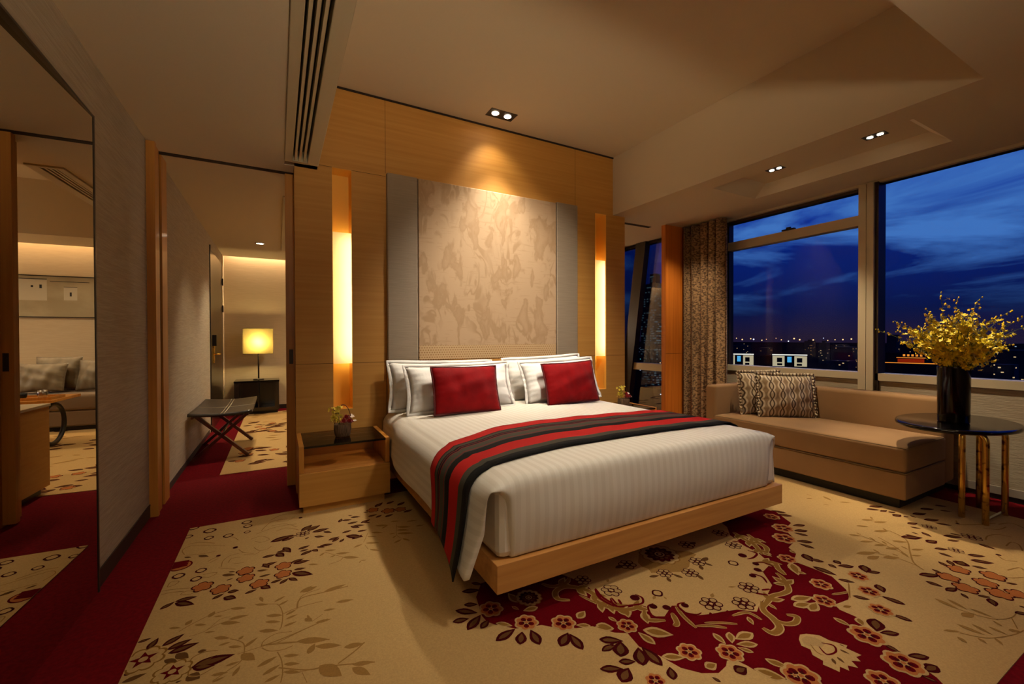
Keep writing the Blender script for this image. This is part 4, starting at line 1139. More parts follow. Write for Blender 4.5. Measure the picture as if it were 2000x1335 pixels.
# ================================================================== pillows and cushions
def pillow_mesh(w, h, t, p=2.2, flange=0.0, ruffle=0.0, nz=.006, seed=1, n=30, pinch=.05, uv=False):
    """lies in the XZ plane, thickness in Y, centre at the origin"""
    b = B()
    b.uv = b.m.loops.layers.uv.new('UVMap')
    rnd = random.Random(seed)
    ph = [rnd.uniform(0, 6.28) for _ in range(8)]
    def P(u, v, sgn):
        x = 2 * u - 1; z = 2 * v - 1
        th = max(0, (1 - abs(x) ** p)) ** .55 * max(0, (1 - abs(z) ** p)) ** .55
        # pinched edges between the corners
        xx = x * (1 - pinch * (1 - z * z)); zz = z * (1 - pinch * (1 - x * x))
        y = sgn * t / 2 * th
        y += nz * th * (math.sin(5 * x + 3 * z + ph[0]) + .6 * math.sin(9 * z - 4 * x + ph[1]) + .5 * math.sin(13 * x + ph[2] + 2 * z))
        e = max(abs(x), abs(z))
        if e > .72:
            y += (e - .72) * .02 * math.sin(26 * (x if abs(z) > abs(x) else z) + ph[3]) * (1 if sgn > 0 else .6)
        return Vector((xx * w / 2, y, zz * h / 2))
    F = {}
    for sgn in (1, -1):
        for i in range(n + 1):
            for j in range(n + 1):
                edge = i in (0, n) or j in (0, n)
                if edge and sgn < 0:
                    F[(i, j, -1)] = F[(i, j, 1)]
                else:
                    q = P(i / n, j / n, sgn)
                    if edge: q.y = .3 * q.y
                    F[(i, j, sgn)] = b.m.verts.new(q)
        for i in range(n):
            for j in range(n):
                ks = [(i, j), (i + 1, j), (i + 1, j + 1), (i, j + 1)]
                if sgn > 0: ks.reverse()
                f = b.m.faces.new([F[(a, c, sgn)] for a, c in ks]); f.smooth = True
                for l, k in zip(f.loops, ks): l[b.uv].uv = (k[0] / n * w, k[1] / n * h)
    per = [(i, 0) for i in range(n)] + [(n, j) for j in range(n)] + [(n - i, n) for i in range(n)] + [(0, n - j) for j in range(n)]
    edge = [F[(i, j, 1)].co.copy() for i, j in per]
    return b, edge
def flange_mesh(edge, wd, amp, freq, sub=4, rows=2, th=.004, w=1, h=1):
    """a frill growing outward from the pillow edge"""
    b = B(); b.uv = b.m.loops.layers.uv.new('UVMap')
    n = len(edge) * sub
    rs = []
    for k in range(n):
        f = k / sub; i = int(f); a = edge[i % len(edge)]; c = edge[(i + 1) % len(edge)]; p = a.lerp(c, f - i)
        d = Vector((p.x, 0, p.z)); d = Vector((math.copysign(abs(d.x / (w / 2)) ** 6, d.x), 0, math.copysign(abs(d.z / (h / 2)) ** 6, d.z)))
        if d.length < 1e-6: d = Vector((p.x, 0, p.z))
        d.normalize()
        row = []
        for r_ in range(rows + 1):
            q = r_ / rows
            y = amp * q * math.sin(k * freq + .6 * math.sin(k * .37)) 
            row.append(b.m.verts.new(p + d * (wd * q) + Vector((0, y, 0))))
        rs.append(row)
    for k in range(n):
        for r_ in range(rows):
            f = b.m.faces.new((rs[k][r_], rs[(k + 1) % n][r_], rs[(k + 1) % n][r_ + 1], rs[k][r_ + 1])); f.smooth = True
            for l in f.loops: l[b.uv].uv = (l.vert.co.x, l.vert.co.z)
    return b
def place(b, M):
    for v in b.m.verts: v.co = M @ v.co
def pose(loc, lean, yaw=0, roll=0):
    """lean: tilt back (top away from the viewer at -Y), radians"""
    return Matrix.Translation(loc) @ Matrix.Rotation(yaw, 4, 'Z') @ Matrix.Rotation(-lean, 4, 'X') @ Matrix.Rotation(roll, 4, 'Y')
M_pcase = mat('white_cotton', (242, 239, 234), .8, bump=((35, 35, 35), .12))
def white_pillow(loc, lean, yaw, roll, w, h, t, label, seed):
    root = thing('white_pillow', label, 'pillow', loc, None)
    M = pose(loc, lean, yaw, roll)
    b, e = pillow_mesh(w, h, t, 2.1, seed=seed, nz=.012, pinch=.06)
    place(b, M); link('pillowcase', b, M_pcase, root)
    f = flange_mesh(e, .026, .004, .13, 3, w=w, h=h)
    place(f, M); fo = link('frilled_flange', f, M_pcase, root); solidify(fo, .005, 0)
white_pillow((1.20, 3.375, .770), .24, .02, .02, .89, .37, .20, 'rear white pillow against the headboard on the left side of the bed', 3)
white_pillow((1.27, 3.165, .768), .34, -.03, -.01, .86, .355, .21, 'front white pillow behind the left red cushion', 4)
white_pillow((2.20, 3.38, .780), .24, .0, -.03, .84, .38, .20, 'rear white pillow against the headboard on the right side of the bed', 5)
white_pillow((2.235, 3.175, .772), .34, .03, -.03, .80, .36, .21, 'front white pillow behind the right red cushion', 6)
M_velvet = mat('red_velvet', (138, 2, 8), .8, spec=.15, sheen=.05, bump=((30, 30, 30), .15), var=((7, 7, 7), (112, 1, 6), .35, .65))
M_velvet_p = mat('red_piping', (84, 3, 8), .7)
def red_cushion(loc, lean, yaw, roll, w, h, label, seed):
    root = thing('red_cushion', label, 'cushion', loc)
    M = pose(loc, lean, yaw, roll)
    b, e = pillow_mesh(w, h, .16, 2.4, seed=seed, nz=.006, pinch=.045)
    place(b, M); link('cushion_cover', b, M_velvet, root)
    b = B(); pts = [M @ p for p in e[::2]]; pts.append(pts[0]); b.tube(pts, .0075, 8, False); link('piping', b, M_velvet_p, root, smooth=True)
red_cushion((1.235, 2.975, .768), .28, .02, .015, .53, .35, 'wide red velvet cushion on the left side of the bed', 11)
red_cushion((2.20, 2.985, .768), .28, -.04, -.035, .52, .355, 'red velvet cushion on the right side of the bed', 12)

# ================================================================== nightstands
def nightstand(x0, x1, label):
    t = thing('nightstand', label, 'nightstand', ((x0 + x1) / 2, 3.3, 0))
    for a in (x0, x1 - .030):
        b = B(); b.box(a, a + .030, 3.10, D, .271, .447, .002); link('side_panel', b, M_maple_v, t)
    b = B(); b.box(x0 + .03, x1 - .03, 3.10, D, .258, .272, .001); b.box(x0 + .03, x1 - .03, D - .015, D, .27, .435); link('shelf', b, M_maple_bed, t)
    b = B(); b.box(x0, x1, 3.088, 3.11, .054, .268, .002); link('drawer', b, M_maple, t)
    b = B(); b.box(x0 + .001, x1 - .001, 3.112, D, .054, .258); link('carcass', b, M_maple_v, t)
    b = B(); b.box(x0 + .03, x1 - .03, 3.092, D - .002, .432, .446, .002); link('glass_top', b, M_smoke, t)
    b = B(); b.box(x0 + .025, x1 - .035, 3.115, D - .02, .004, .054); link('plinth', b, M_maple, t)
    b = B(); b.box(x0 + .03, x1 - .03, 3.0905, 3.0925, .4325, .4455); link('glass_edge', b, M_gloss_black, t)
nightstand(.114, .694, 'maple nightstand with smoked glass top left of the bed')
nightstand(2.775, 3.355, 'maple nightstand right of the bed, mostly hidden by the bed')
# brass-yellow leather mat lying inside the left shelf is only a reflection in the photo: left out

M_pot = mat('woven_bark', (120, 92, 66), .85, var=((90, 90, 12), (70, 50, 34), .35, .65), bump=((120, 120, 18), .6))
M_petal_y = mat('orchid_yellow', (255, 226, 30), .5, var=((30, 30, 30), (244, 186, 14), .45, .8))
M_petal_y2 = mat('orchid_pale', (240, 218, 80), .5)
M_rose = mat('dark_rose', (156, 2, 24), .6, sheen=.3)
M_white_p = mat('white_petal', (236, 220, 204), .6)
M_stem = mat('green_stem', (96, 112, 44), .6)
M_twig = mat('brown_twig', (88, 44, 26), .6)
def petals(b, c, r, n, rnd, nrm=None, flat=.35):
    """a small open blossom: n petals round c facing nrm"""
    nrm = (nrm or Vector((rnd.uniform(-1, 1), rnd.uniform(-1, 1), rnd.uniform(-.4, 1)))).normalized()
    u = nrm.orthogonal().normalized(); v = nrm.cross(u)
    a0 = rnd.uniform(0, 6.28)
    for k in range(n):
        a = a0 + 2 * PI * k / n
        d = u * math.cos(a) + v * math.sin(a); s = nrm.cross(d)
        rr_ = r * rnd.uniform(.8, 1.15)
        p0 = c; p1 = c + d * rr_ * .55 + s * rr_ * .34 + nrm * rr_ * flat * .5; p2 = c + d * rr_ + nrm * rr_ * flat * rnd.uniform(.1, 1.2); p3 = c + d * rr_ * .55 - s * rr_ * .34 + nrm * rr_ * flat * .5
        b.face([p0, p1, p2, p3])
def rose(b, c, r, rnd):
    for ring, (n, rad, hgt) in enumerate(((3, .35, .75), (5, .62, .5), (7, .95, .15))):
        for k in range(n):
            a = 2 * PI * k / n + ring * .5
            d = Vector((math.cos(a), math.sin(a), 0)); s = Vector((-d.y, d.x, 0))
            p = c + d * r * rad * .6
            b.face([p - s * r * .35 * (1 + ring * .3) * .7, p + s * r * .35 * (1 + ring * .3) * .7, c + d * r * rad + s * r * .45 + Vector((0, 0, r * hgt)), c + d * r * rad * 1.02 + Vector((0, 0, r * (hgt + .18))), c + d * r * rad - s * r * .45 + Vector((0, 0, r * hgt))])
    b.sphere(c + Vector((0, 0, r * .25)), r * .5)
def posy(x, y, z, label):
    rnd = random.Random(3)
    t = thing('flower_basket', label, 'flower arrangement', (x, y, z))
    b = B(); b.lathe([(.045, z), (.052, z + .01), (.060, z + .05), (.058, z + .085), (.056, z + .09), (.05, z + .088)], x, y, 26); link('basket', b, M_pot, t)
    b = B(); b.tube([(x - .01 + .075 * math.sin(a) * .9, y, z + .08 + .125 * (math.cos(a * .5 - .25))) if False else (x + .005 + .056 * math.cos(a), y + .01, z + .085 + .14 * math.sin(a)) for a in [PI * k / 14 for k in range(15)]], .0028, 6); link('handle', b, M_twig, t)
    b = B(); g = B()
    for k in range(60):
        q = Vector((x - .045 + rnd.gauss(0, .018), y - .01 + rnd.gauss(0, .016), z + .10 + rnd.uniform(0, .115)))
        petals(b, q, .014, 5, rnd)
    for k in range(5):
        g.tube([(x - .02, y, z + .08), (x - .04 + rnd.gauss(0, .012), y, z + .14), (x - .048 + rnd.gauss(0, .014), y, z + .215)], .0018, 5)
    link('orchid_cluster', b, M_petal_y2, t, recalc=False); link('stems', g, M_stem, t)
    for dx, dy, dz, r_ in ((.008, -.040, .105, .030), (.046, -.030, .100, .029), (.03, .0, .125, .030)):
        b = B(); rose(b, Vector((x + dx, y + dy, z + dz)), r_, rnd); link('rose', b, M_rose, t, recalc=False)
    b = B(); petals(b, Vector((x + .065, y + .01, z + .135)), .020, 6, rnd, Vector((0, -.6, 1))); petals(b, Vector((x + .082, y - .01, z + .105)), .016, 6, rnd); link('white_blossom', b, M_white_p, t, recalc=False)
posy(.405, 3.30, .447, 'small basket of yellow orchids and dark roses on the left nightstand')
posy(3.07, 3.27, .447, 'small basket of yellow orchids and dark roses on the right nightstand, peeking over the bed')

# ================================================================== sofa
M_sofa = mat('tan_velour', (152, 116, 76), .9, sheen=.05, var=((3, 3, 3), (142, 108, 70), .35, .7), bump=((200, 200, 200), .1))
M_pipe = mat('sofa_piping', (112, 86, 56), .8)
t = thing('sofa', 'long tan velour chaise sofa with low back under the windows', 'sofa', (4.0, 1.95, 0))
def cushion_block(x0, x1, y0, y1, z0, z1, bev, crown=0.0):
    b = B()
    b.box(x0, x1, y0, y1, z0, z1, bev, 4)
    bmesh.ops.subdivide_edges(b.m, edges=[e for e in b.m.edges if e.calc_length() > .3], cuts=9, use_grid_fill=True)
    for v in b.m.verts:
        u = (v.co.x - x0) / (x1 - x0); w = (v.co.y - y0) / (y1 - y0)
        k = max(0, 16 * u * (1 - u) * w * (1 - w)) ** .5
        if v.co.z > (z0 + z1) / 2: v.co.z += crown * k
    return b
b = cushion_block(3.575, 4.24, 1.213, 2.62, .257, .425, .022, .018); link('seat', b, M_sofa, t, smooth=True)
b = cushion_block(3.580, 4.24, 1.218, 2.62, .078, .253, .012); link('base', b, M_sofa, t, smooth=True)
b = B()
b.tube([(3.578, 2.62, .255), (3.578, 1.216, .255), (4.22, 1.216, .255)], .005, 6)
b.tube([(3.583, 2.62, .418), (3.583, 1.221, .418), (4.22, 1.221, .418)], .0045, 6)
link('seam_piping', b, M_pipe, t, smooth=True)
# back: runs along the window and wraps the far end
b = B()
b.box(4.235, 4.43, 1.222, 2.72, .075, .700, .030, 4)
link('backrest', b, M_sofa, t, smooth=True)
b = B()
b.box(3.585, 4.26, 2.600, 2.715, .075, .700, .024, 4)
link('arm', b, M_sofa, t, smooth=True)
b = B(); b.box(3.64, 4.40, 1.27, 2.68, .006, .078); link('plinth', b, M_black, t)

def cushion_fabric():
    m = bpy.data.materials.new('lattice_satin')
    m.use_nodes = True
    nt = m.node_tree; b_ = nt.nodes['Principled BSDF']; b_.inputs['Roughness'].default_value = .42; b_.inputs['Sheen Weight'].default_value = .1
    uv = N(nt, 'ShaderNodeUVMap'); sp = N(nt, 'ShaderNodeSeparateXYZ'); nt.links.new(uv.outputs[0], sp.inputs[0])
    def M_(op, a, b=None):
        n = N(nt, 'ShaderNodeMath', operation=op)
        for i, q in enumerate((a, b)):
            if q is None: continue
            if isinstance(q, (int, float)): n.inputs[i].default_value = q
            else: nt.links.new(q, n.inputs[i])
        return n.outputs[0]
    # ogee lattice: x + A*sin(z) lines, alternating
    z = M_('MULTIPLY', sp.outputs['Y'], 2 * PI / .16)
    x = M_('MULTIPLY', sp.outputs['X'], 2 * PI / .085)
    sz = M_('MULTIPLY', M_('SINE', z), 1.15)
    a = M_('ABSOLUTE', M_('SINE', M_('MULTIPLY', M_('ADD', x, sz), .5)))
    c = M_('ABSOLUTE', M_('SINE', M_('MULTIPLY', M_('SUBTRACT', x, sz), .5)))
    line = M_('MINIMUM', a, c)
    fill = M_('MULTIPLY', a, c)
    r1 = ramp(nt, [(0, lin((84, 62, 40))), (.16, lin((88, 66, 44))), (.24, lin((214, 196, 166))), (.62, lin((204, 184, 152))), (.72, lin((150, 124, 92)))])
    nt.links.new(line, r1.inputs[0]); nt.links.new(r1.outputs[0], b_.inputs['Base Color'])
    return m
M_lat = cushion_fabric()
def sofa_cushion(loc, lean, yaw, roll, w, h, label, seed):
    root = thing('sofa_cushion', label, 'cushion', loc)
    M = pose(loc, lean, yaw, roll)
    b, e = pillow_mesh(w, h, .15, 2.4, seed=seed, nz=.006, pinch=.03)
    place(b, M); link('cushion_cover', b, M_lat, root)
    f = flange_mesh(e, .026, .008, .6, 5, w=w, h=h); place(f, M); fo = link('ruched_edge', f, M_lat, root); solidify(fo, .006, 0)
sofa_cushion((3.99, 2.42, .625), .16, -.35, .0, .42, .39, 'rear ogee-patterned cushion in the sofa corner, partly hidden by the other', 21)
sofa_cushion((4.00, 2.20, .618), .18, -.62, .02, .46, .38, 'front ogee-patterned cushion leaning in the sofa corner', 22)

# ================================================================== side table, vase, bouquet
TC = (3.85, 1.056)
ZT = .605
t = thing('side_table', 'oval black glass side table on gold tube legs at the sofa end', 'side table', (TC[0], TC[1], 0))
b = B()
def oval(a, c, z): return [Vector((TC[0] + a * math.cos(2 * PI * k / 64), TC[1] + c * math.sin(2 * PI * k / 64), z)) for k in range(64)]
b.rings([oval(.392, .266, ZT - .028), oval(.404, .278, ZT - .024), oval(.408, .282, ZT - .013), oval(.404, .278, ZT - .002), oval(.394, .268, ZT)])
link('oval_top', b, M_gloss_black, t)
def leg(x, y, dx, dy, zb=.004):
    b = B()
    L = math.hypot(dx, dy); ux, uy = dx / L, dy / L
    r_ = .055
    pts = [(x, y, zb), (x, y, .25), (x, y, .577 - .016 - r_)]
    for k in range(1, 6):
        a = PI / 2 * k / 5
        pts.append((x + ux * r_ * (1 - math.cos(a)), y + uy * r_ * (1 - math.cos(a)), .577 - .016 - r_ + r_ * math.sin(a)))
    pts.append((x + dx, y + dy, .561))
    b.tube(pts, .0165, 12)
    link('leg', b, M_brass, t, smooth=True)
leg(3.775, .905, .0, .15)
leg(3.815, 1.02, .15, .04)
leg(4.09, .895, -.04, .13)
leg(4.13, 1.02, -.14, .03)
b = B(); b.bar((3.815, 1.03, .560), (4.13, 1.03, .560), .02, .012); b.bar((3.775, .95, .560), (4.09, .95, .560), .02, .012); link('top_rail', b, M_brass, t)
b = B(); b.bar((3.775, .905, .03), (4.09, .895, .03), .012, .012); link('stretcher', b, M_chrome, t)

VX, VY = 3.785, 1.052
t = thing('vase', 'tall black cylindrical vase on the oval side table', 'vase', (VX, VY, ZT))
b = B(); b.lathe([(.068, .6055), (.074, .609), (.075, .615), (.078, .955), (.078, .961), (.072, .962), (.070, .945), (.066, .63)], VX, VY, 40)
link('vase_body', b, M_gloss_black, t, smooth=False)
rnd = random.Random(12)
t = thing('orchid_bouquet', 'big loose bouquet of yellow orchid sprays in the black vase', 'bouquet', (VX, VY, .93))
def spray(dirx, diry, h, L, nblo, dens, r0=.017):
    """one arching stem with blossoms and buds"""
    g = B(); bl = B()
    p = Vector((VX + rnd.uniform(-.03, .03), VY + rnd.uniform(-.03, .03), .90))
    pts = []
    d = Vector((dirx, diry, 0)); 
    n = 14
    for k in range(n + 1):
        q = k / n
        arch = q ** 1.35
        z = h * (1.25 * q - .25 * q * q)
        pts.append(p + d * L * arch + Vector((rnd.gauss(0, .004), rnd.gauss(0, .004), z)) + Vector((.012 * math.sin(q * 9 + L * 20), .012 * math.cos(q * 7), 0)) * q)
    g.tube(pts, [.0028 * (1 - .6 * k / n) for k in range(n + 1)], 5)
    for k in range(nblo):
        q = 1 - (k / nblo) * dens
        f = q * n; i = min(n - 1, int(f)); c = pts[i].lerp(pts[i + 1], f - i)
        off = Vector((rnd.gauss(0, 1), rnd.gauss(0, 1), rnd.gauss(0, .8))).normalized() * rnd.uniform(.012, .034)
        if q > .90:
            c2 = c + off * .45; bl.sphere(c2, .0048 * rnd.uniform(.7, 1.3), 8, (1, 1, 1.4)); g.tube([c, c2], .0010, 4)
        else:
            c2 = c + off; rr_ = r0 * rnd.uniform(.75, 1.25) * (1 if q < .75 else .72)
            g.tube([c, c2], .0010, 4)
            petals(bl, c2, rr_, 5, rnd, off + Vector((rnd.gauss(0, .01), rnd.gauss(0, .01), .006)))
            if rnd.random() < .6: petals(bl, c2 + off.normalized() * .004, rr_ * .45, 3, rnd)
    s = link('orchid_stem', g, M_stem, t)
    link('blossoms', bl, M_petal_y, s, recalc=False)
# camera-right is (.878,-.479); sprays in all directions round the vase
for k in range(54):
    a = 2 * PI * k / 54 + rnd.uniform(-.06, .06)
    inner = k % 2 == 0
    L = rnd.uniform(.06, .22) if inner else rnd.uniform(.20, .33)
    h = rnd.uniform(.26, .44) if inner else rnd.uniform(.16, .36)
    spray(math.cos(a), math.sin(a), h, L, rnd.randint(26, 36), .8, .020)
# the long stragglers of the photo
RX, RY = .878, -.479
for rx, back, h, L in ((-1, .1, .30, .41), (-.45, 0, .53, .12), (.15, -.1, .49, .12), (.75, .0, .50, .26), (1, .1, .42, .42), (1, -.1, .33, .50), (1, .2, .18, .46), (-.8, 0, .40, .28), (1, 0, .10, .30), (-.7, 0, .14, .28)):
    dx = RX * rx - RY * back; dy = RY * rx + RX * back
    l = math.hypot(dx, dy)
    spray(dx / l * abs(rx) if abs(rx) < .9 else dx / l, dy / l * abs(rx) if abs(rx) < .9 else dy / l, h, L, 18, .55, .014)

# ================================================================== curtains
def curtain(name, label, x, y0, y1, z0, z1, amp, folds, m, seed, ph=0.0):
    b = B()
    rnd_ = random.Random(seed)
    nz_, ny = 14, folds * 12
    def P(u, v):
        y = y0 + (y1 - y0) * u
        w = math.sin(2 * PI * folds * u + ph + .7 * math.sin(5.1 * u) + .15 * math.sin(3 * v))
        k = .85 + .3 * math.sin(7 * u + 2 * v)
        return Vector((x + amp * w * k + .012 * (1 - v) * math.sin(13 * u), y + .012 * math.sin(4 * PI * folds * u) * (1 + .3 * v) , z0 + (z1 - z0) * v))
    b.grid(P, ny, nz_)
    o = link(name, b, m, loc=(x, (y0 + y1) / 2, z0))
    solidify(o, .004, 0)
    return tag(o, label, 'curtain')
M_curt = mat('leafy_curtain', (168, 132, 92), .85, sheen=.1, var=((42, 42, 70), (96, 70, 46), .46, .56), bump=((60, 60, 90), .2))
curtain('curtain', 'brown leaf-patterned curtain gathered between wing wall and window', 4.30, 3.00, 3.53, .02, 2.462, .055, 5, M_curt, 3)
M_sheer = mat('ivory_curtain', (186, 170, 140), .9)
curtain('curtain', 'ivory curtain beside the leaning column in the living room', 4.40, 4.70, 5.6, .02, 2.46, .035, 8, M_sheer, 4)

# ================================================================== ceiling fittings
def twin(x0, x1, y0, y1, z, label, tilt=0.0):
    t = thing('ceiling_downlight', label, 'downlight', ((x0 + x1) / 2, (y0 + y1) / 2, z))
    b = B()
    w = .006
    b.box(x0 - w, x1 + w, y0 - w, y0, z - .003, z + .004); b.box(x0 - w, x1 + w, y1, y1 + w, z - .003, z + .004)
    b.box(x0 - w, x0, y0, y1, z - .003, z + .004); b.box(x1, x1 + w, y0, y1, z - .003, z + .004)
    link('trim_frame', b, M_bronze, t)
    b = B(); b.box(x0, x1, y0, y1, z - .0015, z - .0005); link('recess', b, M_black, t)
    for k in (.25, .75):
        b = B()
        if x1 - x0 > y1 - y0: cx_, cy_ = x0 + (x1 - x0) * k, (y0 + y1) / 2
        else: cx_, cy_ = (x0 + x1) / 2, y0 + (y1 - y0) * k
        r_ = min(x1 - x0, y1 - y0) * .26
        b.lathe([(r_ * .2, z - .006), (r_, z - .0045), (r_, z - .002)], cx_, cy_ , 16)
        link('lamp_lens', b, M_lampglow, t)
cz = ZC
twin(1.60, 1.84, 3.27, 3.39, cz, 'black twin square downlight in the raised ceiling over the headboard')
twin(3.69, 3.76, 2.08, 2.20, 2.58, 'steel-framed downlight in the coffer, farther one over the sofa')
twin(3.70, 3.77, 1.39, 1.51, 2.58, 'steel-framed downlight in the coffer, nearer one over the side table')
t = thing('hall_downlight', 'small round lit downlight in the hall ceiling', 'downlight', (-.20, 6.66, ZL))
b = B(); b.lathe([(.062, ZL - .002), (.060, ZL - .006), (.046, ZL - .006), (.044, ZL - .001)], -.20, 6.66, 24); link('trim_ring', b, M_chrome, t)
b = B(); b.lathe([(.004, ZL - .0035), (.043, ZL - .003), (.043, ZL - .001)], -.20, 6.66, 20); link('lamp_lens', b, M_lampglow, t)

# ================================================================== hall: door, bench, console, lamp
b = B(); b.box(XL - .02, XL + .006, 6.50, 7.74, 0.004, 2.27, .003)
dr = struct(link('door_1', b, M_dark_wood), 'dark wooden entry door in the left hall wall', 'door')
b = B(); b.box(XL, XL + .012, 6.42, 6.50, 0, 2.31); link('door_frame', b, M_dark_wood, dr)
b = B(); b.box(XL, XL + .010, 7.74, 7.84, 0, 2.42); link('door_frame', b, M_farwall, dr)
for z in (2.0, 1.60): 
    b = B(); b.box(XL + .004, XL + .022, 7.70, 7.755, z - .05, z + .05); link('hinge', b, M_bronze, dr)
b = B(); b.box(XL + .004, XL + .022, 6.60, 6.70, .84, 1.16, .003); b.tube([(XL + .02, 6.65, .955), (XL + .07, 6.65, .955), (XL + .07, 6.80, .955)], .009, 8); link('lever_handle', b, M_brass, dr)
b = B(); b.box(XL + .004, XL + .05, 6.58, 6.66, 1.06, 1.20, .004); link('lock_box', b, M_black, dr)

t = thing('luggage_bench', 'folding luggage bench with black leather top and crossed wooden legs against the hall wall', 'bench', (-.48, 5.3, 0))
b = B()
def saddle(u, v):
    x = -.72 + .50 * u; y = 4.76 + 1.12 * v
    return Vector((x, y, .452 - .018 * math.sin(PI * u) - .008 * math.sin(PI * v)))
b.grid(saddle, 16, 20)
o = link('leather_top', b, mat('black_leather', (30, 24, 20), .28, spec=.8, bump=((60, 60, 60), .15)), t); solidify(o, .024, 1)
M_stitch = mat('pale_stitching', (200, 190, 165), .6)
for x in (-.445, -.470):
    b = B(); b.tube([saddle((x + .72) / .50, k / 20) + Vector((0, 0, .0255)) for k in range(21)], .0022, 5); link('stitching', b, M_stitch, t)
b = B(); b.tube([saddle(k / 16, .45) + Vector((0, 0, .0255)) for k in range(17)], .0022, 5); link('stitching', b, M_stitch, t)
for y in (4.93, 5.66):
    for a, c in (((-.690, .432), (-.262, .012)), ((-.262, .432), (-.708, .012))):
        b = B(); dy = .016 if a[0] < -.5 else -.016
        b.bar((a[0], y + dy, a[1]), (c[0], y + dy, c[1]), .028, .045, Vector((0, 1, 0)))
        link('leg', b, M_mahog, t)
b = B(); b.tube([(-.480, 4.9, .228), (-.480, 5.70, .228)], .009, 8); link('pivot_bar', b, M_chrome, t)
b = B(); b.tube([(-.69, 4.80, .43), (-.69, 5.84, .43)], .011, 8); b.tube([(-.262, 4.80, .43), (-.262, 5.84, .43)], .011, 8); link('top_rails', b, M_mahog, t)

t = thing('console_cabinet', 'low black open console under the hall lamp', 'console', (-.285, 7.81, 0))
b = B(); b.box(-.585, .015, 7.60, 8.02, .485, .512, .003); link('top', b, M_gloss_black, t)
b = B(); b.box(-.58, -.52, 7.605, 8.02, .05, .485); b.box(-.05, .01, 7.605, 8.02, .05, .485); b.box(-.52, -.05, 7.605, 8.02, .05, .10); b.box(-.52, -.05, 7.99, 8.02, .10, .485); link('carcass', b, M_dark_wood, t)
b = B(); b.box(-.275, -.262, 7.61, 8.0, .10, .485); link('divider', b, M_dark_wood, t)
b = B(); b.box(-.56, -.01, 7.64, 8.0, 0.004, .05); link('plinth', b, M_black, t)
LX, LY = -.27, 7.82
t = thing('table_lamp', 'lit table lamp with rectangular cream shade on the black console', 'lamp', (LX, LY, .512))
b = B(); b.lathe([(.075, .5125), (.075, .522), (.012, .526), (.010, .53)], LX, LY, 24); link('base', b, M_bronze, t)
b = B(); b.tube([(LX, LY, .52), (LX, LY, 1.02)], .011, 10); link('stem', b, M_bronze, t)
def shade_mat():
    m = bpy.data.materials.new('lit_shade')
    m.use_nodes = True
    nt = m.node_tree; nt.nodes.clear()
    o = N(nt, 'ShaderNodeOutputMaterial'); tr = N(nt, 'ShaderNodeBsdfTranslucent'); d = N(nt, 'ShaderNodeBsdfDiffuse')
    tr.inputs[0].default_value = lin((150, 136, 80)); d.inputs[0].default_value = lin((225, 200, 130))
    mx = N(nt, 'ShaderNodeMixShader'); mx.inputs[0].default_value = .15
    nt.links.new(tr.outputs[0], mx.inputs[1]); nt.links.new(d.outputs[0], mx.inputs[2]); nt.links.new(mx.outputs[0], o.inputs[0])
    return m
b = B()
x0, x1, y0, y1, z0, z1 = LX - .20, LX + .20, LY - .10, LY + .10, .918, 1.312
for q in ([(x0, y0), (x1, y0)], [(x1, y0), (x1, y1)], [(x1, y1), (x0, y1)], [(x0, y1), (x0, y0)]):
    b.face([(q[0][0], q[0][1], z0), (q[1][0], q[1][1], z0), (q[1][0], q[1][1], z1), (q[0][0], q[0][1], z1)])
link('lamp_shade', b, shade_mat(), t, recalc=False)
b = B()
b.m.free()
for z in (z0, z1):
    b = B(); b.tube([(x0, y0, z), (x1, y0, z), (x1, y1, z), (x0, y1, z), (x0, y0, z)], .003, 5); link('shade_rim', b, M_bronze, t)
b = B(); b.sphere((LX, LY, 1.10), .028, 12); link('bulb', b, emat('lit_bulb', (255, 222, 150), 420), t)

# ================================================================== living room seen in the mirror
t = thing('low_cabinet', 'low maple cabinet with grey top standing behind the headboard wall, seen in the mirror', 'cabinet', (.6, 4.18, 0))
b = B(); b.box(.18, 1.05, DB + .004, 4.43, .06, .652, .002); link('carcass', b, M_maple, t)
b = B(); b.box(.175, 1.055, DB + .002, 4.44, .652, .672, .002); link('top', b, M_alu, t)
b = B(); b.box(.22, 1.0, DB + .03, 4.40, .004, .06); link('plinth', b, M_black, t)
M_tan_sofa = mat('brown_velour', (112, 88, 60), .85, sheen=.3)
M_grey_c = mat('taupe_satin', (120, 106, 82), .5, sheen=.4, bump=((14, 14, 14), .2))
t = thing('living_sofa', 'brown sofa along the far wall of the living room, seen in the mirror', 'sofa', (1.6, 7.6, 0))
b = cushion_block(.80, 3.1, 7.22, 7.85, .26, .455, .04, .015); link('seat', b, M_tan_sofa, t, smooth=True)
b = B(); b.box(.77, 3.13, 7.24, 7.95, .06, .26, .02); link('base', b, M_tan_sofa, t)
b = B(); b.box(.77, 3.13, 7.82, 8.0, .26, .80, .04, 3); link('backrest', b, M_tan_sofa, t, smooth=True)
b = B(); b.box(.63, .81, 7.22, 8.0, .06, .60, .03, 3); link('arm', b, M_tan_sofa, t, smooth=True)
b = B(); b.box(.80, 3.1, 7.28, 7.9, .007, .06); link('plinth', b, M_black, t)
def taupe(loc, lean, yaw, w, h, label, seed):
    b, e = pillow_mesh(w, h, .17, 2.4, seed=seed, nz=.010)
    place(b, pose(loc, lean, yaw)); o = link('living_cushion', b, M_grey_c, loc=loc); tag(o, label, 'cushion')
taupe((1.50, 7.50, .665), .35, 0, .46, .38, 'front taupe cushion in the mirrored sofa, the larger one by the door jamb', 31)
taupe((1.42, 7.68, .71), .25, .0, .46, .44, 'rear taupe cushion in the mirrored sofa, peeking over the front one', 32)
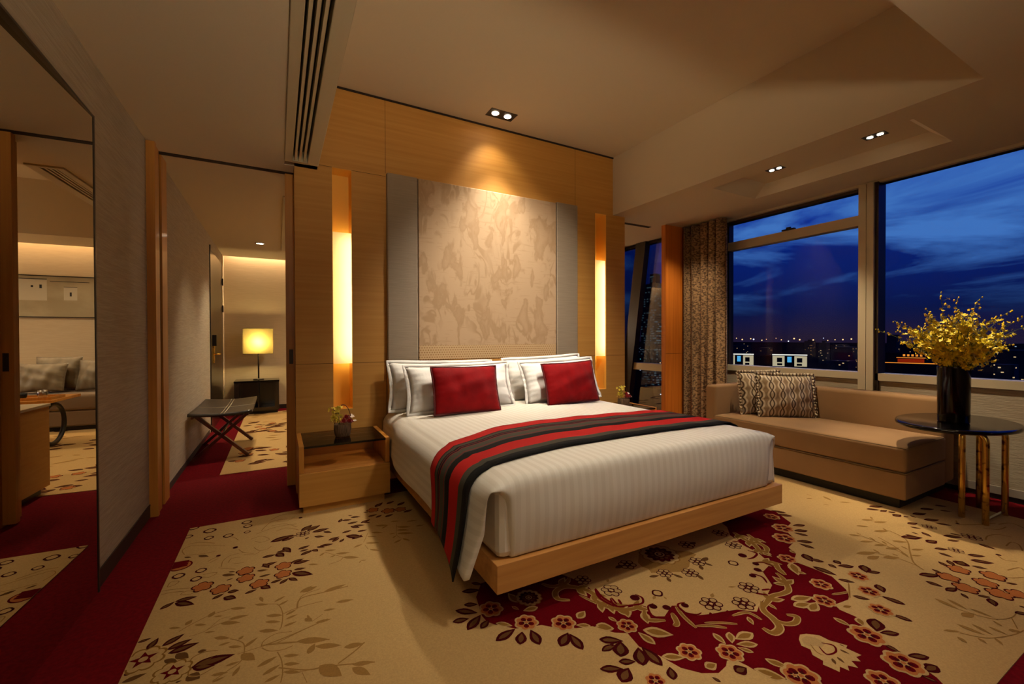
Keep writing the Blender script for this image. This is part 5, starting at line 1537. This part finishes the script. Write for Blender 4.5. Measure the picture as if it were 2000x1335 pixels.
taupe((1.00, 7.60, .675), .30, .1, .42, .42, 'taupe cushion at the mirrored sofa end beside the mirror edge', 33)
t = thing('coffee_table', 'wooden-topped coffee table on dark round hoop legs, seen in the mirror', 'table', (1.3, 6.3, 0))
b = B(); b.box(.80, 1.85, 6.00, 6.60, .500, .530, .004); link('top', b, M_maple_v, t)
for x in (.92, 1.70):
    b = B(); b.tube([(x + .0, 6.30 + .235 * math.cos(2 * PI * k / 32), .243 + .212 * math.sin(2 * PI * k / 32)) for k in range(33)], .022, 8, False); link('hoop_leg', b, M_black, t)
b = B(); b.bar((.92, 6.30, .480), (1.70, 6.30, .480), .03, .035); link('rail', b, M_black, t)
t = thing('serving_tray', 'small wooden tray on the mirrored coffee table', 'tray', (1.0, 6.15, .531))
b = B(); b.box(.82, 1.22, 6.03, 6.31, .531, .539); b.box(.82, 1.22, 6.03, 6.038, .539, .56); b.box(.82, 1.22, 6.302, 6.31, .539, .56); b.box(.82, .828, 6.038, 6.302, .539, .56); b.box(1.212, 1.22, 6.038, 6.302, .539, .56); link('tray_body', b, M_maple_v, t)
b = B(); b.lathe([(.02, .540), (.035, .555), (.042, .60), (.038, .60), (.03, .555)], 1.09, 6.15, 20); tag(link('tea_cup', b, M_black, loc=(1.09, 6.15, .54)), 'black tea cup on the mirrored tray', 'cup')
b = B(); b.lathe([(.028, .540), (.040, .575), (.036, .625), (.032, .625), (.034, .575)], .93, 6.14, 20); tag(link('glass_jar', b, M_chrome, loc=(.93, 6.14, .54)), 'silvery jar on the mirrored tray', 'jar')
# picture: pale wall scene, generic
t = thing('wall_picture', 'wide pale picture of whitewashed walls over the living room sofa, seen in the mirror', 'picture', (1.65, YF - .02, 1.73))
b = B(); b.box(.90, 3.0, YF - .025, YF, 1.46, 2.01, .002); link('canvas', b, mat('picture_ground', (188, 176, 146), .8, var=((2, 2, 3), (168, 154, 124), .4, .6)), t)
b = B(); b.box(.89, 3.01, YF - .03, YF - .002, 2.01, 2.022); b.box(.89, 3.01, YF - .03, YF - .002, 1.448, 1.46); link('frame', b, M_dark_wood, t)
b = B(); q = YF - .0262
for x0_, x1_, z0_, z1_ in ((1.66, 1.95, 1.965, 1.975), (1.22, 1.63, 1.940, 1.947), (1.35, 1.49, 1.868, 1.875), (1.795, 1.82, 1.857, 1.882), (1.71, 1.735, 1.845, 1.895), (1.408, 1.428, 1.745, 1.80), (2.2, 2.7, 1.94, 1.95), (2.35, 2.38, 1.83, 1.88)):
    b.box(x0_, x1_, q, q + .001, z0_, z1_)
link('dark_marks', b, M_black, t)
b = B()
for x0_, x1_, z0_, z1_ in ((1.35, 1.49, 1.69, 1.868), (1.66, 1.95, 1.68, 1.965), (2.2, 2.7, 1.7, 1.94)):
    b.box(x0_, x1_, q + .0004, q + .001, z0_, z1_)
link('pale_walls', b, mat('picture_white', (206, 198, 176), .8), t)

# ================================================================== the night city
M_far = mat('night_block', (20, 20, 30), 1.0, spec=0)
def win_block(seed, colr, dens, s):
    m = bpy.data.materials.new('lit_windows')
    m.use_nodes = True
    nt = m.node_tree; b_ = nt.nodes['Principled BSDF']; b_.inputs['Base Color'].default_value = lin((16, 17, 28)); b_.inputs['Roughness'].default_value = 1
    tc = N(nt, 'ShaderNodeTexCoord'); mp = N(nt, 'ShaderNodeMapping'); mp.inputs['Scale'].default_value = (1 / 2.2, 1 / 2.2, 1 / 2.6); mp.inputs['Location'].default_value = (seed * 3.7, seed, 0)
    nt.links.new(tc.outputs['Object'], mp.inputs[0])
    fl = N(nt, 'ShaderNodeVectorMath', operation='FLOOR'); nt.links.new(mp.outputs[0], fl.inputs[0])
    wn_ = N(nt, 'ShaderNodeTexWhiteNoise'); wn_.noise_dimensions = '3D'; nt.links.new(fl.outputs[0], wn_.inputs['Vector'])
    gt = N(nt, 'ShaderNodeMath', operation='GREATER_THAN'); gt.inputs[1].default_value = 1 - dens; nt.links.new(wn_.outputs['Value'], gt.inputs[0])
    fr = N(nt, 'ShaderNodeVectorMath', operation='FRACTION'); nt.links.new(mp.outputs[0], fr.inputs[0])
    sp = N(nt, 'ShaderNodeSeparateXYZ'); nt.links.new(fr.outputs[0], sp.inputs[0])
    gz = N(nt, 'ShaderNodeMath', operation='GREATER_THAN'); gz.inputs[1].default_value = .5; nt.links.new(sp.outputs['Z'], gz.inputs[0])
    mu = N(nt, 'ShaderNodeMath', operation='MULTIPLY'); nt.links.new(gt.outputs[0], mu.inputs[0]); nt.links.new(gz.outputs[0], mu.inputs[1])
    ms = N(nt, 'ShaderNodeMath', operation='MULTIPLY'); ms.inputs[1].default_value = s; nt.links.new(mu.outputs[0], ms.inputs[0])
    b_.inputs['Emission Color'].default_value = lin(colr); nt.links.new(ms.outputs[0], b_.inputs['Emission Strength'])
    return m
GZ = -56.0
b = B(); b.face([(6, -1500, GZ), (5000, -3500, GZ), (5000, 5000, GZ), (6, 5000, GZ)])
struct(link('ground', b, mat('night_ground', (14, 14, 24), 1.0, spec=0)), 'dark city ground far below the windows', 'ground')
rc = random.Random(44)
MW = [win_block(1, (255, 214, 150), .03, .6), win_block(2, (190, 225, 255), .03, .5), win_block(3, (255, 190, 110), .025, .6), M_far, M_far]
def at(u_dir, dist):
    return Vector((u_dir[0] * dist, u_dir[1] * dist, 0))
spots_ = [(at((.834, .552), 620), 40), (at((.879, .477), 640), 40), (at((.95, .312), 600), 60), (at((.732, .681), 520), 40)]
for k in range(46):
    for _try in range(60):
        az = math.radians(rc.uniform(0, 62)); dist = rc.uniform(620, 1600)
        d = (math.cos(az), math.sin(az))
        c = at(d, dist)
        if all((c - q).length > r_ + 30 for q, r_ in spots_): break
    spots_.append((c, 25))
    hgt = rc.uniform(14, 50) + (rc.random() < .12) * rc.uniform(5, 22)
    w = rc.uniform(14, 38)
    b = B(); b.box(c.x - w / 2, c.x + w / 2, c.y - w / 2, c.y + w / 2, GZ, GZ + hgt)
    if k % 3 == 0: b.box(c.x - w / 5, c.x + w / 5, c.y - w / 5, c.y + w / 5, GZ + hgt, GZ + hgt + 4)
    tag(link('tower_block', b, MW[k % 5], loc=(c.x, c.y, GZ)), 'dark block among many with few or no lit windows in the night city', 'building', 'dark blocks of the night city')
# tall tower behind the living room window
c = at((.732, .681), 520)
b = B(); b.box(c.x - 11, c.x + 11, c.y - 11, c.y + 11, GZ, 62); b.box(c.x - 4, c.x + 4, c.y - 4, c.y + 4, 62, 74)
tag(link('skyscraper', b, win_block(5, (160, 215, 225), .30, .12), loc=(c.x, c.y, GZ)), 'tall dim tower with rows of faint windows seen through the right opening', 'building')
# two low floodlit buildings; the floodlight is put into emissive wall colours
E_cream = emat('floodlit_facade', (240, 222, 175), .5); E_blue = emat('lit_doorway', (90, 190, 240), .7); E_white = emat('bright_cornice', (250, 245, 225), .8)
def hall_building(d, dist, halfw, label):
    c = at(d, dist); f = Vector((-d[0], -d[1], 0)); s = Vector((-f.y, f.x, 0))
    t = thing('lit_building', label, 'building', (c.x, c.y, GZ))
    M = Matrix((( s.x, f.x, 0, c.x), (s.y, f.y, 0, c.y), (0, 0, 1, 0), (0, 0, 0, 1)))
    hw = halfw; top = 1.15 - .0335 * dist; bot = top - 19
    b = B(); b.box(-hw, hw, -12, 0, GZ, top, M=M); link('block', b, M_far, t)
    b = B(); b.box(-hw, hw, 0, .6, top - 1.4, top, M=M); link('cornice_strip', b, E_white, t)
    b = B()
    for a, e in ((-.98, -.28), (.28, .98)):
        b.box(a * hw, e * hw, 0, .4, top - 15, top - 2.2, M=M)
    link('floodlit_wall', b, E_cream, t)
    b = B()
    for a, e in ((-.72, -.42), (.42, .72)):
        b.box(a * hw, e * hw, .4, .8, top - 10, top - 4.5, M=M); b.box(a * hw * .98, e * hw * .98, .4, .8, top - 14, top - 11.5, M=M)
    link('dark_screen', b, M_far, t)
    b = B(); b.box(-.12 * hw, .12 * hw, .1, .5, top - 10, top - 3, M=M); link('lit_doorway', b, E_blue, t)
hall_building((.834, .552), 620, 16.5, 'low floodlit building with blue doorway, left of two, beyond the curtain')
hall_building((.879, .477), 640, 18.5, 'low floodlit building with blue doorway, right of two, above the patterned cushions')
# gold and red lit roof
E_gold = emat('gold_light', (255, 150, 50), .8); E_red = emat('red_light', (200, 50, 15), .35)
d = (.950, .312); c = at(d, 600); f = Vector((-d[0], -d[1], 0)); s = Vector((-f.y, f.x, 0))
M = Matrix(((s.x, f.x, 0, c.x), (s.y, f.y, 0, c.y), (0, 0, 1, 0), (0, 0, 0, 1)))
t = thing('lit_pavilion', 'building with gold-outlined roof and red lit storey left of the bouquet', 'building', (c.x, c.y, GZ))
b = B(); b.box(-38, 24, -14, 0, GZ, -26.2, M=M); b.box(-14, 8, -10, 0, -26, -20.5, M=M); link('block', b, M_far, t)
b = B(); b.box(-38, 26, 0, .5, -26.2, -25.4, M=M); b.box(-14, 8, 0, .5, -20.6, -20.0, M=M)
for k in range(5): b.box(-9 + k * 3.2, -7.2 + k * 3.2, 0, .5, -18.8, -16.8, M=M)
link('gold_outline', b, E_gold, t)
b = B(); b.box(-13, 7, .1, .5, -25, -21.4, M=M); link('red_storey', b, E_red, t)
# distant lamps
E_l = [emat('sodium_lamp', (255, 190, 120), 2.2), emat('white_lamp', (230, 235, 255), 1.8), emat('cyan_lamp', (120, 220, 230), 1.4)]
k = 0
def city_lamp(dx, dist, z, e, r_):
    global k
    d_ = Vector((math.cos(dx), math.sin(dx)))
    z = max(z, GZ + r_ + 1)
    b = B(); b.sphere((d_.x * dist, d_.y * dist, z), r_, 8)
    link_ = link('city_lamp', b, e, loc=(d_.x * dist, d_.y * dist, z))
    tag(link_, 'tiny glowing lamp among many in the night city', 'street lamp', 'lamps of the night city')
for i in range(26):
    az = math.radians(22 + 16.5 * (i + rc.uniform(.2, .8)) / 26); city_lamp(az, 1700, 1.15 - rc.uniform(3, 14), E_l[0] if i % 5 else E_l[1], rc.uniform(1.2, 2.6))
for i in range(40):
    az = math.radians(rc.uniform(2, 50)); dist = rc.uniform(500, 1500)
    city_lamp(az, dist, 1.15 - dist * rc.uniform(.012, .062), E_l[rc.choice((0, 0, 1, 1, 2))], dist * rc.uniform(.0004, .0009))
for i in range(26):
    az = math.radians(rc.uniform(40, 50)); dist = rc.uniform(300, 700)
    city_lamp(az, dist, 1.15 - dist * rc.uniform(.03, .17), E_l[rc.choice((0, 1, 2, 1))], dist * rc.uniform(.0006, .0014))
